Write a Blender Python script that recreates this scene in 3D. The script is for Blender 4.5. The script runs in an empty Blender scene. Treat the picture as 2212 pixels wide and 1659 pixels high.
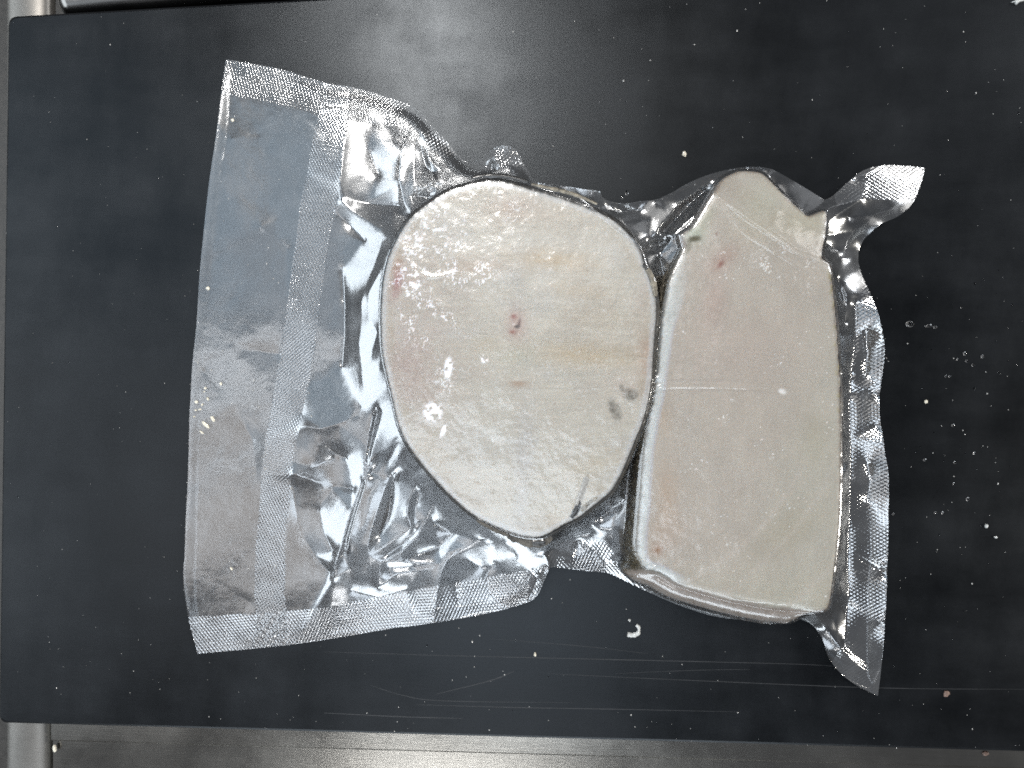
import bpy, math, random
import numpy as np
from mathutils import Vector, Matrix
from mathutils.geometry import delaunay_2d_cdt

S = bpy.context.scene
COL = S.collection
R = math.radians
random.seed(7)

# ------------------------------------------------------------------ camera
FPX, MM = 1640.0, 0.001            # focal length in pixels of a 2212 x 1659 frame
TH = R(5.0)
Fv = np.array([-math.sin(TH), 0.0, -math.cos(TH)])
Rv = np.array([math.cos(TH), 0.0, -math.sin(TH)])
Uv = np.array([0.0, 1.0, 0.0])
DIST = FPX * 0.217 * MM
CAM = -Fv * DIST
cd = bpy.data.cameras.new("camera")
cd.sensor_width = 36.0
cd.lens = FPX / 2212.0 * 36.0
cd.clip_start = 0.02
cd.clip_end = 50.0
cam = bpy.data.objects.new("camera", cd)
COL.objects.link(cam)
cam.matrix_world = Matrix(((Rv[0], Uv[0], -Fv[0], CAM[0]), (Rv[1], Uv[1], -Fv[1], CAM[1]),
                           (Rv[2], Uv[2], -Fv[2], CAM[2]), (0, 0, 0, 1)))
S.camera = cam

# ------------------------------------------------------------------ light of the kitchen and added fill
W = bpy.data.worlds.new("World")
S.world = W
W.use_nodes = True
wt = W.node_tree
for n in list(wt.nodes):
    wt.nodes.remove(n)
wo = wt.nodes.new("ShaderNodeOutputWorld")
wb = wt.nodes.new("ShaderNodeBackground")
wc = wt.nodes.new("ShaderNodeTexCoord")
ws = wt.nodes.new("ShaderNodeSeparateXYZ")
wm = wt.nodes.new("ShaderNodeMapRange")
wr = wt.nodes.new("ShaderNodeValToRGB")
wt.links.new(wc.outputs["Generated"], ws.inputs[0])
wt.links.new(ws.outputs["Z"], wm.inputs["Value"])
wm.inputs["From Min"].default_value = -0.2
wm.inputs["From Max"].default_value = 1.0
wt.links.new(wm.outputs[0], wr.inputs[0])
# dim floor, lit pale walls half way up, darker ceiling between the lamps
e = wr.color_ramp.elements
e[0].position, e[0].color = 0.12, (0.05, 0.05, 0.05, 1)
e[1].position, e[1].color = 1.0, (0.085, 0.09, 0.10, 1)
for p_, c_ in ((0.36, (0.13, 0.132, 0.135, 1)), (0.58, (0.16, 0.165, 0.175, 1)), (0.78, (0.09, 0.095, 0.105, 1))):
    q_ = e.new(p_)
    q_.color = c_
wt.links.new(wr.outputs[0], wb.inputs[0])
wb.inputs[1].default_value = 1.0
wt.links.new(wb.outputs[0], wo.inputs[0])


def lamp(name, loc, size, rad, col=(1, 1, 1), aim=(0, 0, 0), rot=0):
    l = bpy.data.lights.new(name, "AREA")
    l.shape = "RECTANGLE"
    l.size, l.size_y = size
    l.energy = rad * math.pi * size[0] * size[1]
    l.color = col
    o = bpy.data.objects.new(name, l)
    COL.objects.link(o)
    d = Vector(aim) - Vector(loc)
    q = d.to_track_quat("-Z", "Y")
    o.matrix_world = Matrix.Translation(loc) @ q.to_matrix().to_4x4() @ Matrix.Rotation(R(rot), 4, "Z")
    return o


# fluorescent tubes, plus unseen panels added to tint and brighten the film
lamp("tube_or_fill", (-0.40, 0.98, 1.9), (0.22, 0.50), 54, (1.0, 0.97, 0.93))
lamp("tube_or_fill", (-1.25, 0.0, 1.9), (0.14, 1.3), 2.6, (0.92, 0.96, 1.0))
lamp("tube_or_fill", (-0.36, -1.36, 1.9), (0.62, 0.12), 10, (0.98, 0.99, 1.0))
lamp("tube_or_fill", (3.3, -0.70, 1.9), (0.2, 1.2), 60, (1.0, 0.95, 0.86))  # unseen fill added far right to lift the steaks
lamp("tube_or_fill", (2.6, 1.35, 1.9), (0.14, 0.8), 40, (0.94, 0.97, 1.0))  # second right-hand fill, added for the steaks and tilted film
lamp("added_panel", (-1.55, 0.70, 1.9), (0.9, 1.0), 0.7, (0.64, 0.83, 1.0))
lamp("added_panel", (-0.78, 0.38, 1.9), (0.55, 0.6), 0.66, (0.74, 0.87, 1.0))
lamp("added_panel", (-1.02, -0.42, 1.9), (0.6, 0.7), 0.75, (1.0, 0.88, 0.78))
lamp("added_panel", (-0.25, -0.50, 1.9), (0.85, 0.62), 3.3, (0.82, 0.91, 1.0))  # added to turn the film below the round steak silver
lamp("added_panel", (0.0, 0.50, 1.9), (0.6, 0.7), 1.0, (1.0, 0.97, 0.93))
lamp("added_panel", (-1.62, -0.55, 1.9), (0.7, 1.1), 0.85, (0.80, 0.90, 1.0))

lamp("added_panel", (1.15, 1.05, 1.9), (0.9, 0.8), 0.42, (0.95, 0.97, 1.0))  # added to lift the upper right of the board
lamp("added_wall_fill", (-2.3, 0.1, 1.25), (2.2, 1.1), 4.2, (0.84, 0.93, 1.0), (0, 0, 0.9))  # unseen wall fills added to brighten steep film folds and the steaks
lamp("added_wall_fill", (-0.3, -2.4, 1.2), (2.0, 0.9), 5.0, (0.86, 0.94, 1.0), (0, 0, 0.9))
lamp("added_wall_fill", (1.9, 1.3, 1.2), (0.9, 0.9), 3.0, (1.0, 0.97, 0.93), (0, 0, 0.9))

S.view_settings.view_transform = "Standard"
S.view_settings.look = "None"
S.view_settings.exposure = 0.42
S.view_settings.gamma = 1.0
S.render.engine = "CYCLES"
S.cycles.use_denoising = False
S.cycles.use_adaptive_sampling = False
S.cycles.filter_width = 1.7
S.cycles.max_bounces = 10
S.cycles.transparent_max_bounces = 12
S.cycles.caustics_reflective = False
S.cycles.caustics_refractive = False
S.cycles.sample_clamp_indirect = 2.0
S.cycles.blur_glossy = 0.5


# ------------------------------------------------------------------ geometry of the view
def P(u, v, z=0.0):
    """point at height z (mm) seen at place u, v of the photograph, in metres"""
    u, v, z = np.asarray(u, float), np.asarray(v, float), np.asarray(z, float) * MM
    a, b = (u - 1106.0) / FPX, (829.5 - v) / FPX
    dx = Fv[0] + Rv[0] * a
    dy = b
    dz = Fv[2] + Rv[2] * a
    t = (z - CAM[2]) / dz
    return CAM[0] + dx * t, CAM[1] + dy * t


def UV(x, y, z):
    x, y, z = x - CAM[0], y - CAM[1], z - CAM[2]
    dep = x * Fv[0] + z * Fv[2]
    rr = x * Rv[0] + z * Rv[2]
    return 1106.0 + FPX * rr / dep, 829.5 - FPX * y / dep


def smooth(pts, closed=True, k=6):
    """Catmull-Rom through points of any dimension"""
    p = np.array(pts, float)
    n = len(p)
    out = []
    rng = range(n) if closed else range(n - 1)
    for i in rng:
        if closed:
            a, b, c, d = p[(i - 1) % n], p[i], p[(i + 1) % n], p[(i + 2) % n]
        else:
            a, b, c, d = p[max(i - 1, 0)], p[i], p[i + 1], p[min(i + 2, n - 1)]
        for j in range(k):
            t = j / k
            out.append(0.5 * ((2 * b) + (-a + c) * t + (2 * a - 5 * b + 4 * c - d) * t * t + (-a + 3 * b - 3 * c + d) * t ** 3))
    if not closed:
        out.append(p[-1])
    return np.array(out)


def corners(pts, sharp, k=6):
    """closed outline: smooth between the sharp corner indices"""
    n = len(pts)
    sharp = sorted(sharp)
    out = []
    for i, s in enumerate(sharp):
        e = sharp[(i + 1) % len(sharp)]
        if e <= s:
            e += n
        seg = [pts[j % n] for j in range(s, e + 1)]
        out.extend(smooth(seg, False, k)[:-1])
    return np.array(out)


def signed(X, Y, poly):
    """signed distance (positive inside) and nearest point"""
    best = np.full(X.shape, 1e9)
    inside = np.zeros(X.shape, bool)
    nx = np.zeros(X.shape)
    ny = np.zeros(X.shape)
    global NEAR_Z
    hasz = len(poly[0]) > 2
    if hasz:
        NEAR_Z = np.zeros(X.shape)
    n = len(poly)
    for i in range(n):
        ax, ay = poly[i][:2]
        bx, by = poly[(i + 1) % n][:2]
        ex, ey = bx - ax, by - ay
        L = ex * ex + ey * ey
        if L < 1e-16:
            continue
        t = np.clip(((X - ax) * ex + (Y - ay) * ey) / L, 0, 1)
        px, py = ax + t * ex, ay + t * ey
        d = (X - px) ** 2 + (Y - py) ** 2
        m = d < best
        best = np.where(m, d, best)
        nx = np.where(m, px, nx)
        ny = np.where(m, py, ny)
        if hasz:
            NEAR_Z = np.where(m, poly[i][2] * (1 - t) + poly[(i + 1) % n][2] * t, NEAR_Z)
        if ay != by:
            c = ((ay > Y) != (by > Y)) & (X < ex * (Y - ay) / (by - ay) + ax)
            inside ^= c
    d = np.sqrt(best)
    return np.where(inside, d, -d), nx, ny


def inpoly(X, Y, poly):
    inside = np.zeros(X.shape, bool)
    n = len(poly)
    for i in range(n):
        ax, ay = poly[i][:2]
        bx, by = poly[(i + 1) % n][:2]
        if ay != by:
            inside ^= ((ay > Y) != (by > Y)) & (X < (bx - ax) * (Y - ay) / (by - ay) + ax)
    return inside


def vnoise(x, y, seed):
    rs = np.random.RandomState(seed)
    T = rs.rand(256, 256)
    xi, yi = np.floor(x).astype(int), np.floor(y).astype(int)
    fx, fy = x - xi, y - yi
    fx, fy = fx * fx * (3 - 2 * fx), fy * fy * (3 - 2 * fy)
    g = lambda a, b: T[a % 256, b % 256]
    return (g(xi, yi) * (1 - fx) + g(xi + 1, yi) * fx) * (1 - fy) + (g(xi, yi + 1) * (1 - fx) + g(xi + 1, yi + 1) * fx) * fy


def fbm(x, y, seed, o=4):
    s, a, t = 0, 0.5, 0
    for i in range(o):
        s = s + a * vnoise(x * 2 ** i + 13.7 * i, y * 2 ** i + 5.1 * i, seed + i)
        t += a
        a *= 0.5
    return s / t - 0.5          # about -0.4 .. 0.4


def blur(A, s):
    r = int(3 * s + 1)
    k = np.exp(-0.5 * (np.arange(-r, r + 1) / s) ** 2)
    k /= k.sum()
    for ax in (0, 1):
        pad = [(0, 0), (0, 0)]
        pad[ax] = (r, r)
        B = np.pad(A, pad, mode="edge")
        out = np.zeros_like(A)
        for i, w in enumerate(k):
            out += w * (B[i:i + A.shape[0], :] if ax == 0 else B[:, i:i + A.shape[1]])
        A = out
    return A


def sstep(a, b, x):
    t = np.clip((x - a) / (b - a), 0, 1)
    return t * t * (3 - 2 * t)


# ------------------------------------------------------------------ objects
def tag(o, label=None, cat=None, group=None, kind=None):
    if label:
        o["label"] = label
    if cat:
        o["category"] = cat
    if group:
        o["group"] = group
    if kind:
        o["kind"] = kind
    return o


def empty(name, loc=(0, 0, 0)):
    o = bpy.data.objects.new(name, None)
    o.empty_display_size = 0.01
    COL.objects.link(o)
    o.location = loc
    return o


def add(name, me, mat=None, parent=None, sm=True):
    o = bpy.data.objects.new(name, me)
    COL.objects.link(o)
    if mat:
        me.materials.append(mat)
    if sm:
        me.polygons.foreach_set("use_smooth", np.ones(len(me.polygons), bool))
    if parent:
        o.parent = parent
        o.location = -Vector(parent.location)
    return o


def quadmesh(name, V, Q, attrs=None, col=None):
    """quads given as n x 4 indices"""
    me = bpy.data.meshes.new(name)
    V = np.asarray(V, np.float32)
    Q = np.asarray(Q, np.int32)
    me.vertices.add(len(V))
    me.vertices.foreach_set("co", V.ravel())
    k = Q.shape[1]
    me.loops.add(Q.size)
    me.loops.foreach_set("vertex_index", Q.ravel())
    me.polygons.add(len(Q))
    me.polygons.foreach_set("loop_start", np.arange(0, Q.size, k, dtype=np.int32))
    me.polygons.foreach_set("loop_total", np.full(len(Q), k, np.int32))
    me.update(calc_edges=True)
    for nm, A in (attrs or {}).items():
        a = me.attributes.new(nm, "FLOAT", "POINT")
        a.data.foreach_set("value", np.asarray(A, np.float32).ravel())
    if col is not None:
        a = me.attributes.new("paint", "FLOAT_COLOR", "POINT")
        c = np.ones((len(V), 4), np.float32)
        c[:, :3] = col
        a.data.foreach_set("color", c.ravel())
    return me


def pick(V, Q, attrs=None, col=None):
    """keep only the vertices that the quads use"""
    used = np.unique(Q)
    m = np.full(len(V), -1)
    m[used] = np.arange(len(used))
    at = {k: np.asarray(a).ravel()[used] for k, a in (attrs or {}).items()}
    return V[used], m[Q], at, (None if col is None else col[used])


def pymesh(name, verts, faces):
    me = bpy.data.meshes.new(name)
    me.from_pydata([tuple(v) for v in verts], [], faces)
    me.update()
    return me


# ------------------------------------------------------------------ materials
def newmat(name):
    m = bpy.data.materials.new(name)
    m.use_nodes = True
    t = m.node_tree
    for n in list(t.nodes):
        t.nodes.remove(n)
    return m, t, t.nodes.new("ShaderNodeOutputMaterial")


def N(t, kind, **kw):
    n = t.nodes.new("ShaderNode" + kind)
    for k, v in kw.items():
        if k.startswith("_"):
            setattr(n, k[1:], v)
    return n


def math_(t, op, a, b=None, c=None):
    n = t.nodes.new("ShaderNodeMath")
    n.operation = op
    for i, x in enumerate((a, b, c)):
        if x is None:
            continue
        if hasattr(x, "is_linked"):
            t.links.new(x, n.inputs[i])
        else:
            n.inputs[i].default_value = x
    return n.outputs[0]


def noise(t, vec, scale, detail=4, rough=0.5):
    n = t.nodes.new("ShaderNodeTexNoise")
    n.inputs["Scale"].default_value = scale
    n.inputs["Detail"].default_value = detail
    n.inputs["Roughness"].default_value = rough
    t.links.new(vec, n.inputs["Vector"])
    return n.outputs["Fac"]


def mapping(t, vec, scale=(1, 1, 1), rot=(0, 0, 0)):
    n = t.nodes.new("ShaderNodeMapping")
    n.inputs["Scale"].default_value = scale
    n.inputs["Rotation"].default_value = rot
    t.links.new(vec, n.inputs["Vector"])
    return n.outputs[0]


def ramp(t, fac, stops):
    n = t.nodes.new("ShaderNodeValToRGB")
    e = n.color_ramp.elements
    while len(e) < len(stops):
        e.new(0.5)
    for i, (p, c) in enumerate(stops):
        e[i].position = p
        e[i].color = (*c, 1) if len(c) == 3 else c
    t.links.new(fac, n.inputs[0])
    return n.outputs[0]


def g3(a):
    return (a, a, a)


def bump(t, h, strength, dist):
    n = t.nodes.new("ShaderNodeBump")
    n.inputs["Strength"].default_value = strength
    n.inputs["Distance"].default_value = dist
    t.links.new(h, n.inputs["Height"])
    return n.outputs[0]


def film_material(name, seal, base_r, rough):
    m, t, out = newmat(name)
    tc = N(t, "TexCoord")
    ob = tc.outputs["Object"]
    at = N(t, "Attribute")
    at.attribute_name = "contact"
    lw = N(t, "Fresnel")
    lw.inputs["IOR"].default_value = 1.5
    f = math_(t, "MULTIPLY", math_(t, "SUBTRACT", lw.outputs[0], 0.04), 1.1)
    r0 = math_(t, "MULTIPLY_ADD", at.outputs["Fac"], 0.055 - base_r, base_r)
    fac = math_(t, "MINIMUM", math_(t, "ADD", math_(t, "MULTIPLY", f, math_(t, "MULTIPLY_ADD", at.outputs["Fac"], -0.75, 1.0)), r0), 0.92)
    tr = N(t, "BsdfTransparent")
    tr.inputs[0].default_value = (0.985, 0.988, 0.99, 1)
    gl = N(t, "BsdfGlossy")
    gl.inputs["Color"].default_value = (0.97, 0.985, 1.0, 1)
    ro = math_(t, "MULTIPLY_ADD", noise(t, ob, 90, 3), 0.10, rough - 0.04)
    t.links.new(ro, gl.inputs["Roughness"])
    fine = noise(t, ob, 700, 3, 0.6)
    coarse = noise(t, ob, 110, 2)
    h = math_(t, "MULTIPLY_ADD", coarse, 0.35, math_(t, "MULTIPLY", fine, 0.06))
    nm = bump(t, h, 0.55, 0.0009)
    t.links.new(nm, gl.inputs["Normal"])
    mx = N(t, "MixShader")
    t.links.new(fac, mx.inputs[0])
    t.links.new(tr.outputs[0], mx.inputs[1])
    t.links.new(gl.outputs[0], mx.inputs[2])
    di = N(t, "BsdfDiffuse")
    di.inputs[0].default_value = (0.75, 0.76, 0.78, 1)
    m2 = N(t, "MixShader")
    sm = ramp(t, noise(t, ob, 45, 5, 0.7), [(0.45, g3(0.0)), (0.8, g3(1.0))])
    hz = math_(t, "MULTIPLY_ADD", sm, 0.035, 0.03 if seal else 0.008)
    t.links.new(math_(t, "MULTIPLY", hz, math_(t, "MULTIPLY_ADD", at.outputs["Fac"], -0.8, 1.0)), m2.inputs[0])
    t.links.new(mx.outputs[0], m2.inputs[1])
    t.links.new(di.outputs[0], m2.inputs[2])
    t.links.new(m2.outputs[0], out.inputs[0])
    return m


def flesh_material(name):
    m, t, out = newmat(name)
    b = N(t, "BsdfPrincipled")
    tc = N(t, "TexCoord")
    ob = tc.outputs["Object"]
    at = N(t, "Attribute")
    at.attribute_name = "paint"
    mx = N(t, "Mix", _data_type="RGBA", _blend_type="MULTIPLY")
    mx.inputs[0].default_value = 1.0
    t.links.new(at.outputs["Color"], mx.inputs[6])
    v = ramp(t, noise(t, mapping(t, ob, (1, 2.2, 1)), 420, 5, 0.65), [(0.25, (0.95, 0.945, 0.94)), (0.7, (1.03, 1.03, 1.03))])
    t.links.new(v, mx.inputs[7])
    t.links.new(mx.outputs[2], b.inputs["Base Color"])
    b.inputs["Roughness"].default_value = 0.34
    b.inputs["Subsurface Weight"].default_value = 0.35
    b.inputs["Subsurface Radius"].default_value = (0.004, 0.0028, 0.002)
    b.inputs["Subsurface Scale"].default_value = 0.6
    t.links.new(bump(t, noise(t, ob, 350, 5, 0.6), 0.3, 0.0003), b.inputs["Normal"])
    t.links.new(b.outputs[0], out.inputs[0])
    return m


def simple(name, col, rough=0.5, metal=0.0, var=0.25, scale=300, bstr=0.3, bdist=0.0003, stretch=(1, 1, 1), coat=0.0, spec=0.5):
    m, t, out = newmat(name)
    b = N(t, "BsdfPrincipled")
    tc = N(t, "TexCoord")
    ob = mapping(t, tc.outputs["Object"], stretch)
    nf = noise(t, ob, scale, 5, 0.6)
    lo = tuple(c * (1 - var) for c in col)
    hi = tuple(min(1, c * (1 + var)) for c in col)
    t.links.new(ramp(t, nf, [(0.3, lo), (0.7, hi)]), b.inputs["Base Color"])
    t.links.new(math_(t, "MULTIPLY_ADD", nf, 0.2, rough - 0.1), b.inputs["Roughness"])
    b.inputs["Metallic"].default_value = metal
    b.inputs["Coat Weight"].default_value = coat
    b.inputs["Specular IOR Level"].default_value = spec
    t.links.new(bump(t, nf, bstr, bdist), b.inputs["Normal"])
    t.links.new(b.outputs[0], out.inputs[0])
    return m


def board_material():
    m, t, out = newmat("black_plastic")
    b = N(t, "BsdfPrincipled")
    tc = N(t, "TexCoord")
    ob = tc.outputs["Object"]
    big = noise(t, ob, 7, 5, 0.6)
    smear = noise(t, mapping(t, ob, (1.0, 2.6, 1), (0, 0, 0.5)), 11, 7, 0.62)
    smear2 = noise(t, mapping(t, ob, (2.0, 1.0, 1), (0, 0, 2.2)), 15, 7, 0.62)
    fine = noise(t, ob, 900, 3, 0.6)
    s = math_(t, "MULTIPLY", smear, smear2)
    c = ramp(t, math_(t, "MULTIPLY_ADD", s, 1.6, math_(t, "MULTIPLY", fine, 0.25)),
             [(0.3, (0.0007, 0.0009, 0.0012)), (0.9, (0.0065, 0.0072, 0.0085))])
    t.links.new(c, b.inputs["Base Color"])
    ro = math_(t, "ADD", math_(t, "MULTIPLY_ADD", big, 0.13, 0.145), math_(t, "MULTIPLY", s, 0.42))
    b.inputs["Specular IOR Level"].default_value = 0.29
    b.inputs["Specular Tint"].default_value = (0.86, 0.93, 1.0, 1)
    t.links.new(ro, b.inputs["Roughness"])
    h = math_(t, "ADD", math_(t, "MULTIPLY", noise(t, mapping(t, ob, (1, 5, 1), (0, 0, 0.35)), 150, 5, 0.65), 0.5), math_(t, "MULTIPLY", fine, 0.25))
    t.links.new(bump(t, h, 0.25, 0.00012), b.inputs["Normal"])
    t.links.new(b.outputs[0], out.inputs[0])
    return m


def steel_material(name, rot=0.0, tint=(0.36, 0.345, 0.315), rough=0.13):
    m, t, out = newmat(name)
    b = N(t, "BsdfPrincipled")
    tc = N(t, "TexCoord")
    ob = tc.outputs["Object"]
    br = noise(t, mapping(t, ob, (1, 60, 1), (0, 0, rot)), 60, 4, 0.6)
    st = noise(t, ob, 30, 5, 0.65)
    b.inputs["Metallic"].default_value = 1.0
    c = ramp(t, math_(t, "MULTIPLY_ADD", br, 0.5, math_(t, "MULTIPLY", st, 0.5)),
             [(0.3, tuple(x * 0.75 for x in tint)), (0.7, tint)])
    t.links.new(c, b.inputs["Base Color"])
    t.links.new(math_(t, "MULTIPLY_ADD", st, 0.16, rough), b.inputs["Roughness"])
    t.links.new(bump(t, br, 0.22, 0.0001), b.inputs["Normal"])
    t.links.new(b.outputs[0], out.inputs[0])
    return m


def water_material():
    m, t, out = newmat("clear_water")
    g = N(t, "BsdfGlass")
    g.inputs["IOR"].default_value = 1.33
    g.inputs["Roughness"].default_value = 0.02
    t.links.new(g.outputs[0], out.inputs[0])
    return m


M_FILM = film_material("clear_film", 0, 0.18, 0.17)
M_BACK = film_material("clear_film_back", 0, 0.05, 0.16)
M_SEAL = film_material("embossed_seal", 1, 0.18, 0.11)
M_FLESH = flesh_material("frozen_fish_flesh")
M_SKIN = simple("fish_skin", (0.17, 0.15, 0.115), 0.45, var=0.8, scale=380, bstr=0.8, bdist=0.0008, coat=0.4)
M_RAY = simple("pale_fin", (0.34, 0.33, 0.31), 0.5, var=0.3, scale=900)
M_RIM = simple("grey_fish_skin", (0.06, 0.054, 0.045), 0.5, var=0.8, scale=420, bstr=0.6, bdist=0.0006)
M_DARK = simple("dark_fish_skin", (0.018, 0.018, 0.018), 0.35, var=0.6, scale=500, coat=0.5)
M_BOARD = board_material()
M_STEEL = steel_material("brushed_steel", 0.03)
M_STEELV = steel_material("brushed_steel_upright", math.pi / 2 + 0.02, (0.22, 0.21, 0.195), 0.36)
M_CRUMB = simple("pale_crumb", (0.62, 0.58, 0.48), 0.5, var=0.2, coat=0.3)
M_WHITE = simple("white_scrap", (0.46, 0.47, 0.46), 0.4, var=0.1, coat=0.3)
M_BROWN = simple("brown_flake", (0.15, 0.095, 0.075), 0.5, var=0.4)
M_WATER = water_material()
M_SCR = simple("scratched_plastic", (0.013, 0.014, 0.016), 0.5, var=0.5, scale=120)

# ------------------------------------------------------------------ cutting board
ZB = -22.0                                   # steel lies this far below the board's top (mm)


def line_pt(a, b, u):
    return a[1] + (b[1] - a[1]) * (u - a[0]) / (b[0] - a[0])


tl, tr_ = (16, 34), (2500, line_pt((20, 38), (660, 0), 2500))
bl, br_ = (-4, 1563), (2500, line_pt((0, 1560), (2212, 1625), 2500))
quad = [np.array(P(*q)) for q in (bl, br_, tr_, tl)]


def rounded(quad, rad, n=6):
    out = []
    for i in range(4):
        p, a, c = quad[i], quad[i - 1], quad[(i + 1) % 4]
        d1 = (a - p) / np.linalg.norm(a - p)
        d2 = (c - p) / np.linalg.norm(c - p)
        p1, p2 = p + d1 * rad, p + d2 * rad
        for j in range(n + 1):
            t = j / n
            out.append((1 - t) ** 2 * p1 + 2 * t * (1 - t) * p + t * t * p2)
    return np.array(out)


def slab(name, quad, rad, z0, z1, bev, mat, parent=None):
    """plate with rounded corners and a rounded upper edge; z in mm"""
    rings = []
    c = np.mean(quad, axis=0)
    for k, (ins, z) in enumerate([(0, z0), (0, z1 - bev), (bev * 0.3, z1 - bev * 0.3), (bev, z1)]):
        q = []
        for p in quad:
            d = c - p
            q.append(p + np.sign(d) * ins * MM)
        r = rounded(q, rad * MM)
        rings.append([(x, y, z * MM) for x, y in r])
    n = len(rings[0])
    V = [v for r in rings for v in r]
    Fc = []
    for k in range(len(rings) - 1):
        for i in range(n):
            j = (i + 1) % n
            Fc.append((k * n + i, k * n + j, (k + 1) * n + j, (k + 1) * n + i))
    Fc.append(tuple(range((len(rings) - 1) * n, len(rings) * n)))
    Fc.append(tuple(range(n - 1, -1, -1)))
    o = add(name, pymesh(name, V, Fc), mat, parent, sm=False)
    return o


board = empty("cutting_board", (0, 0, ZB * MM))
tag(board, "large black plastic cutting board lying under the vacuum bag", "cutting board")
slab("board_panel", quad, 4.5, ZB, 0, 1.4, M_BOARD, board)


def ribbon(name, pts, w, z, mat, parent=None):
    """thin burr with a raised middle along a polyline of photograph places; w in mm"""
    p = smooth(pts, False, 8)
    x, y = P(p[:, 0], p[:, 1], 0)
    tx, ty = np.gradient(x), np.gradient(y)
    L = np.hypot(tx, ty)
    nx, ny = -ty / L, tx / L
    n = len(x)
    V, Fc = [], []
    for i in range(n):
        ww = w * MM * (0.25 + 0.75 * math.sin(math.pi * (i + 0.5) / n)) * random.uniform(0.7, 1.2)
        for s, h in ((-1, 0.004), (0, z), (1, 0.004)):
            V.append((x[i] + nx[i] * s * ww / 2, y[i] + ny[i] * s * ww / 2, h * MM))
    for i in range(n - 1):
        for k in (0, 1):
            a = i * 3 + k
            Fc.append((a, a + 1, a + 4, a + 3))
    return add(name, pymesh(name, V, Fc), mat, parent)


for pts, w in [([(700, 1408), (960, 1416), (1290, 1424), (1700, 1434), (1810, 1440)], 0.35),
               ([(1180, 1455), (1500, 1470), (1900, 1486), (2212, 1489)], 0.3),
               ([(900, 1522), (1100, 1528), (1330, 1532), (1600, 1538)], 0.35),
               ([(1060, 1310 + 70), (1250, 1395), (1400, 1412)], 0.2),
               ([(800, 1480), (870, 1502), (960, 1514), (1240, 1518)], 0.3),
               ([(940, 1500), (1060, 1470), (1110, 1450)], 0.5),
               ([(700, 1540), (860, 1548), (1000, 1552)], 0.5),
               ([(1330, 1455), (1500, 1448), (1620, 1446)], 0.2)]:
    ribbon("scratch", pts, w, 0.014, M_SCR, board)

# ------------------------------------------------------------------ steel under and around the board
def quadpx(a, z):
    return [np.array(P(u, v, z)) for u, v in a]


cnt = add("counter", pymesh("counter", [(-2, -2, -0.075), (2, -2, -0.075), (2, 2, -0.075), (-2, 2, -0.075)], [(0, 1, 2, 3)]),
          simple("dark_steel", (0.032, 0.029, 0.026), 0.45, metal=0.3), sm=False)
tag(cnt, kind="structure")


def profile_bar(name, px, mat, prof, label, cat):
    """long bar along x: prof is a list of (offset towards -y in mm, z in mm); px = start and end photograph places of its inner edge"""
    (u0, v0), (u1, v1) = px
    x0, y0 = P(u0, v0, ZB)
    x1, y1 = P(u1, v1, ZB)
    V, Fc = [], []
    nseg = 24
    for i in range(nseg + 1):
        t = i / nseg
        for o, z in prof:
            V.append((x0 + (x1 - x0) * t, y0 + (y1 - y0) * t - o * MM, z * MM))
    k = len(prof)
    for i in range(nseg):
        for j in range(k - 1):
            a = i * k + j
            Fc.append((a, a + 1, a + k + 1, a + k))
    Fc.append(tuple(range(k)))
    Fc.append(tuple(range(nseg * k + k - 1, nseg * k - 1, -1)))
    o = add(name, pymesh(name, V, Fc), mat, None, sm=False)
    tag(o, label, cat)
    return o


profile_bar("steel_ledge", [(107, 1530), (2500, 1590)], M_STEEL,
            [(-2, -40), (-2, -24.2), (0, -23.2), (17, -23.2), (17.6, -23.6), (18.2, -24.6), (60, -25.0), (62, -28), (62, -45)],
            "brushed steel ledge running along the lower edge of the black board", "steel ledge")
x0, y0 = P(0, 829, ZB)


def upright():
    prof = []
    for i in range(15):
        a = math.pi * i / 14
        prof.append((-math.cos(a), math.sin(a)))
    V, Fc = [], []
    xs0, _ = P(2, 1600, -27)
    xs1, _ = P(101, 1600, -27)
    cx, hw = (xs0 + xs1) / 2, (xs1 - xs0) / 2
    ys = np.linspace(-0.30, 0.30, 13)
    for y in ys:
        for a, b in prof:
            V.append((cx + a * hw, y, (-34 + 7 * b ** 0.6) * MM))
    k = len(prof)
    for i in range(len(ys) - 1):
        for j in range(k - 1):
            a = i * k + j
            Fc.append((a, a + 1, a + k + 1, a + k))
    o = add("steel_post", pymesh("steel_post", V, Fc), M_STEELV)
    tag(o, "rounded brushed steel member passing under the left end of the black board", "steel frame")


upright()


def round_rail():
    """rounded steel rail just above the top edge of the board, cut off at its left end"""
    a = np.array(P(128, 30, -6))
    b = np.array(P(760, -22, -6))
    d = b - a
    L = np.linalg.norm(d)
    d /= L
    n = np.array([-d[1], d[0]])
    V, Fc = [], []
    k = 20
    secs = [(-0.9, 2.0), (-0.6, 5.5), (0, 8.2), (1.5, 9.0), (20, 9.0), (L / MM, 9.0)]
    for s, r in secs:
        for i in range(k):
            t = 2 * math.pi * i / k
            c = a + d * s * MM * 3 + n * (9.0 + r * math.cos(t)) * MM
            V.append((c[0], c[1], (-13 + r * 0.9 * math.sin(t)) * MM))
    for i in range(len(secs) - 1):
        for j in range(k):
            Fc.append((i * k + j, i * k + (j + 1) % k, (i + 1) * k + (j + 1) % k, (i + 1) * k + j))
    Fc.append(tuple(range(k - 1, -1, -1)))
    o = add("steel_rail", pymesh("steel_rail", V, Fc), steel_material("dull_steel", 0.03, (0.16, 0.155, 0.15)))
    tag(o, "rounded steel rail end showing above the top left edge of the black board", "steel rail")


round_rail()

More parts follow.
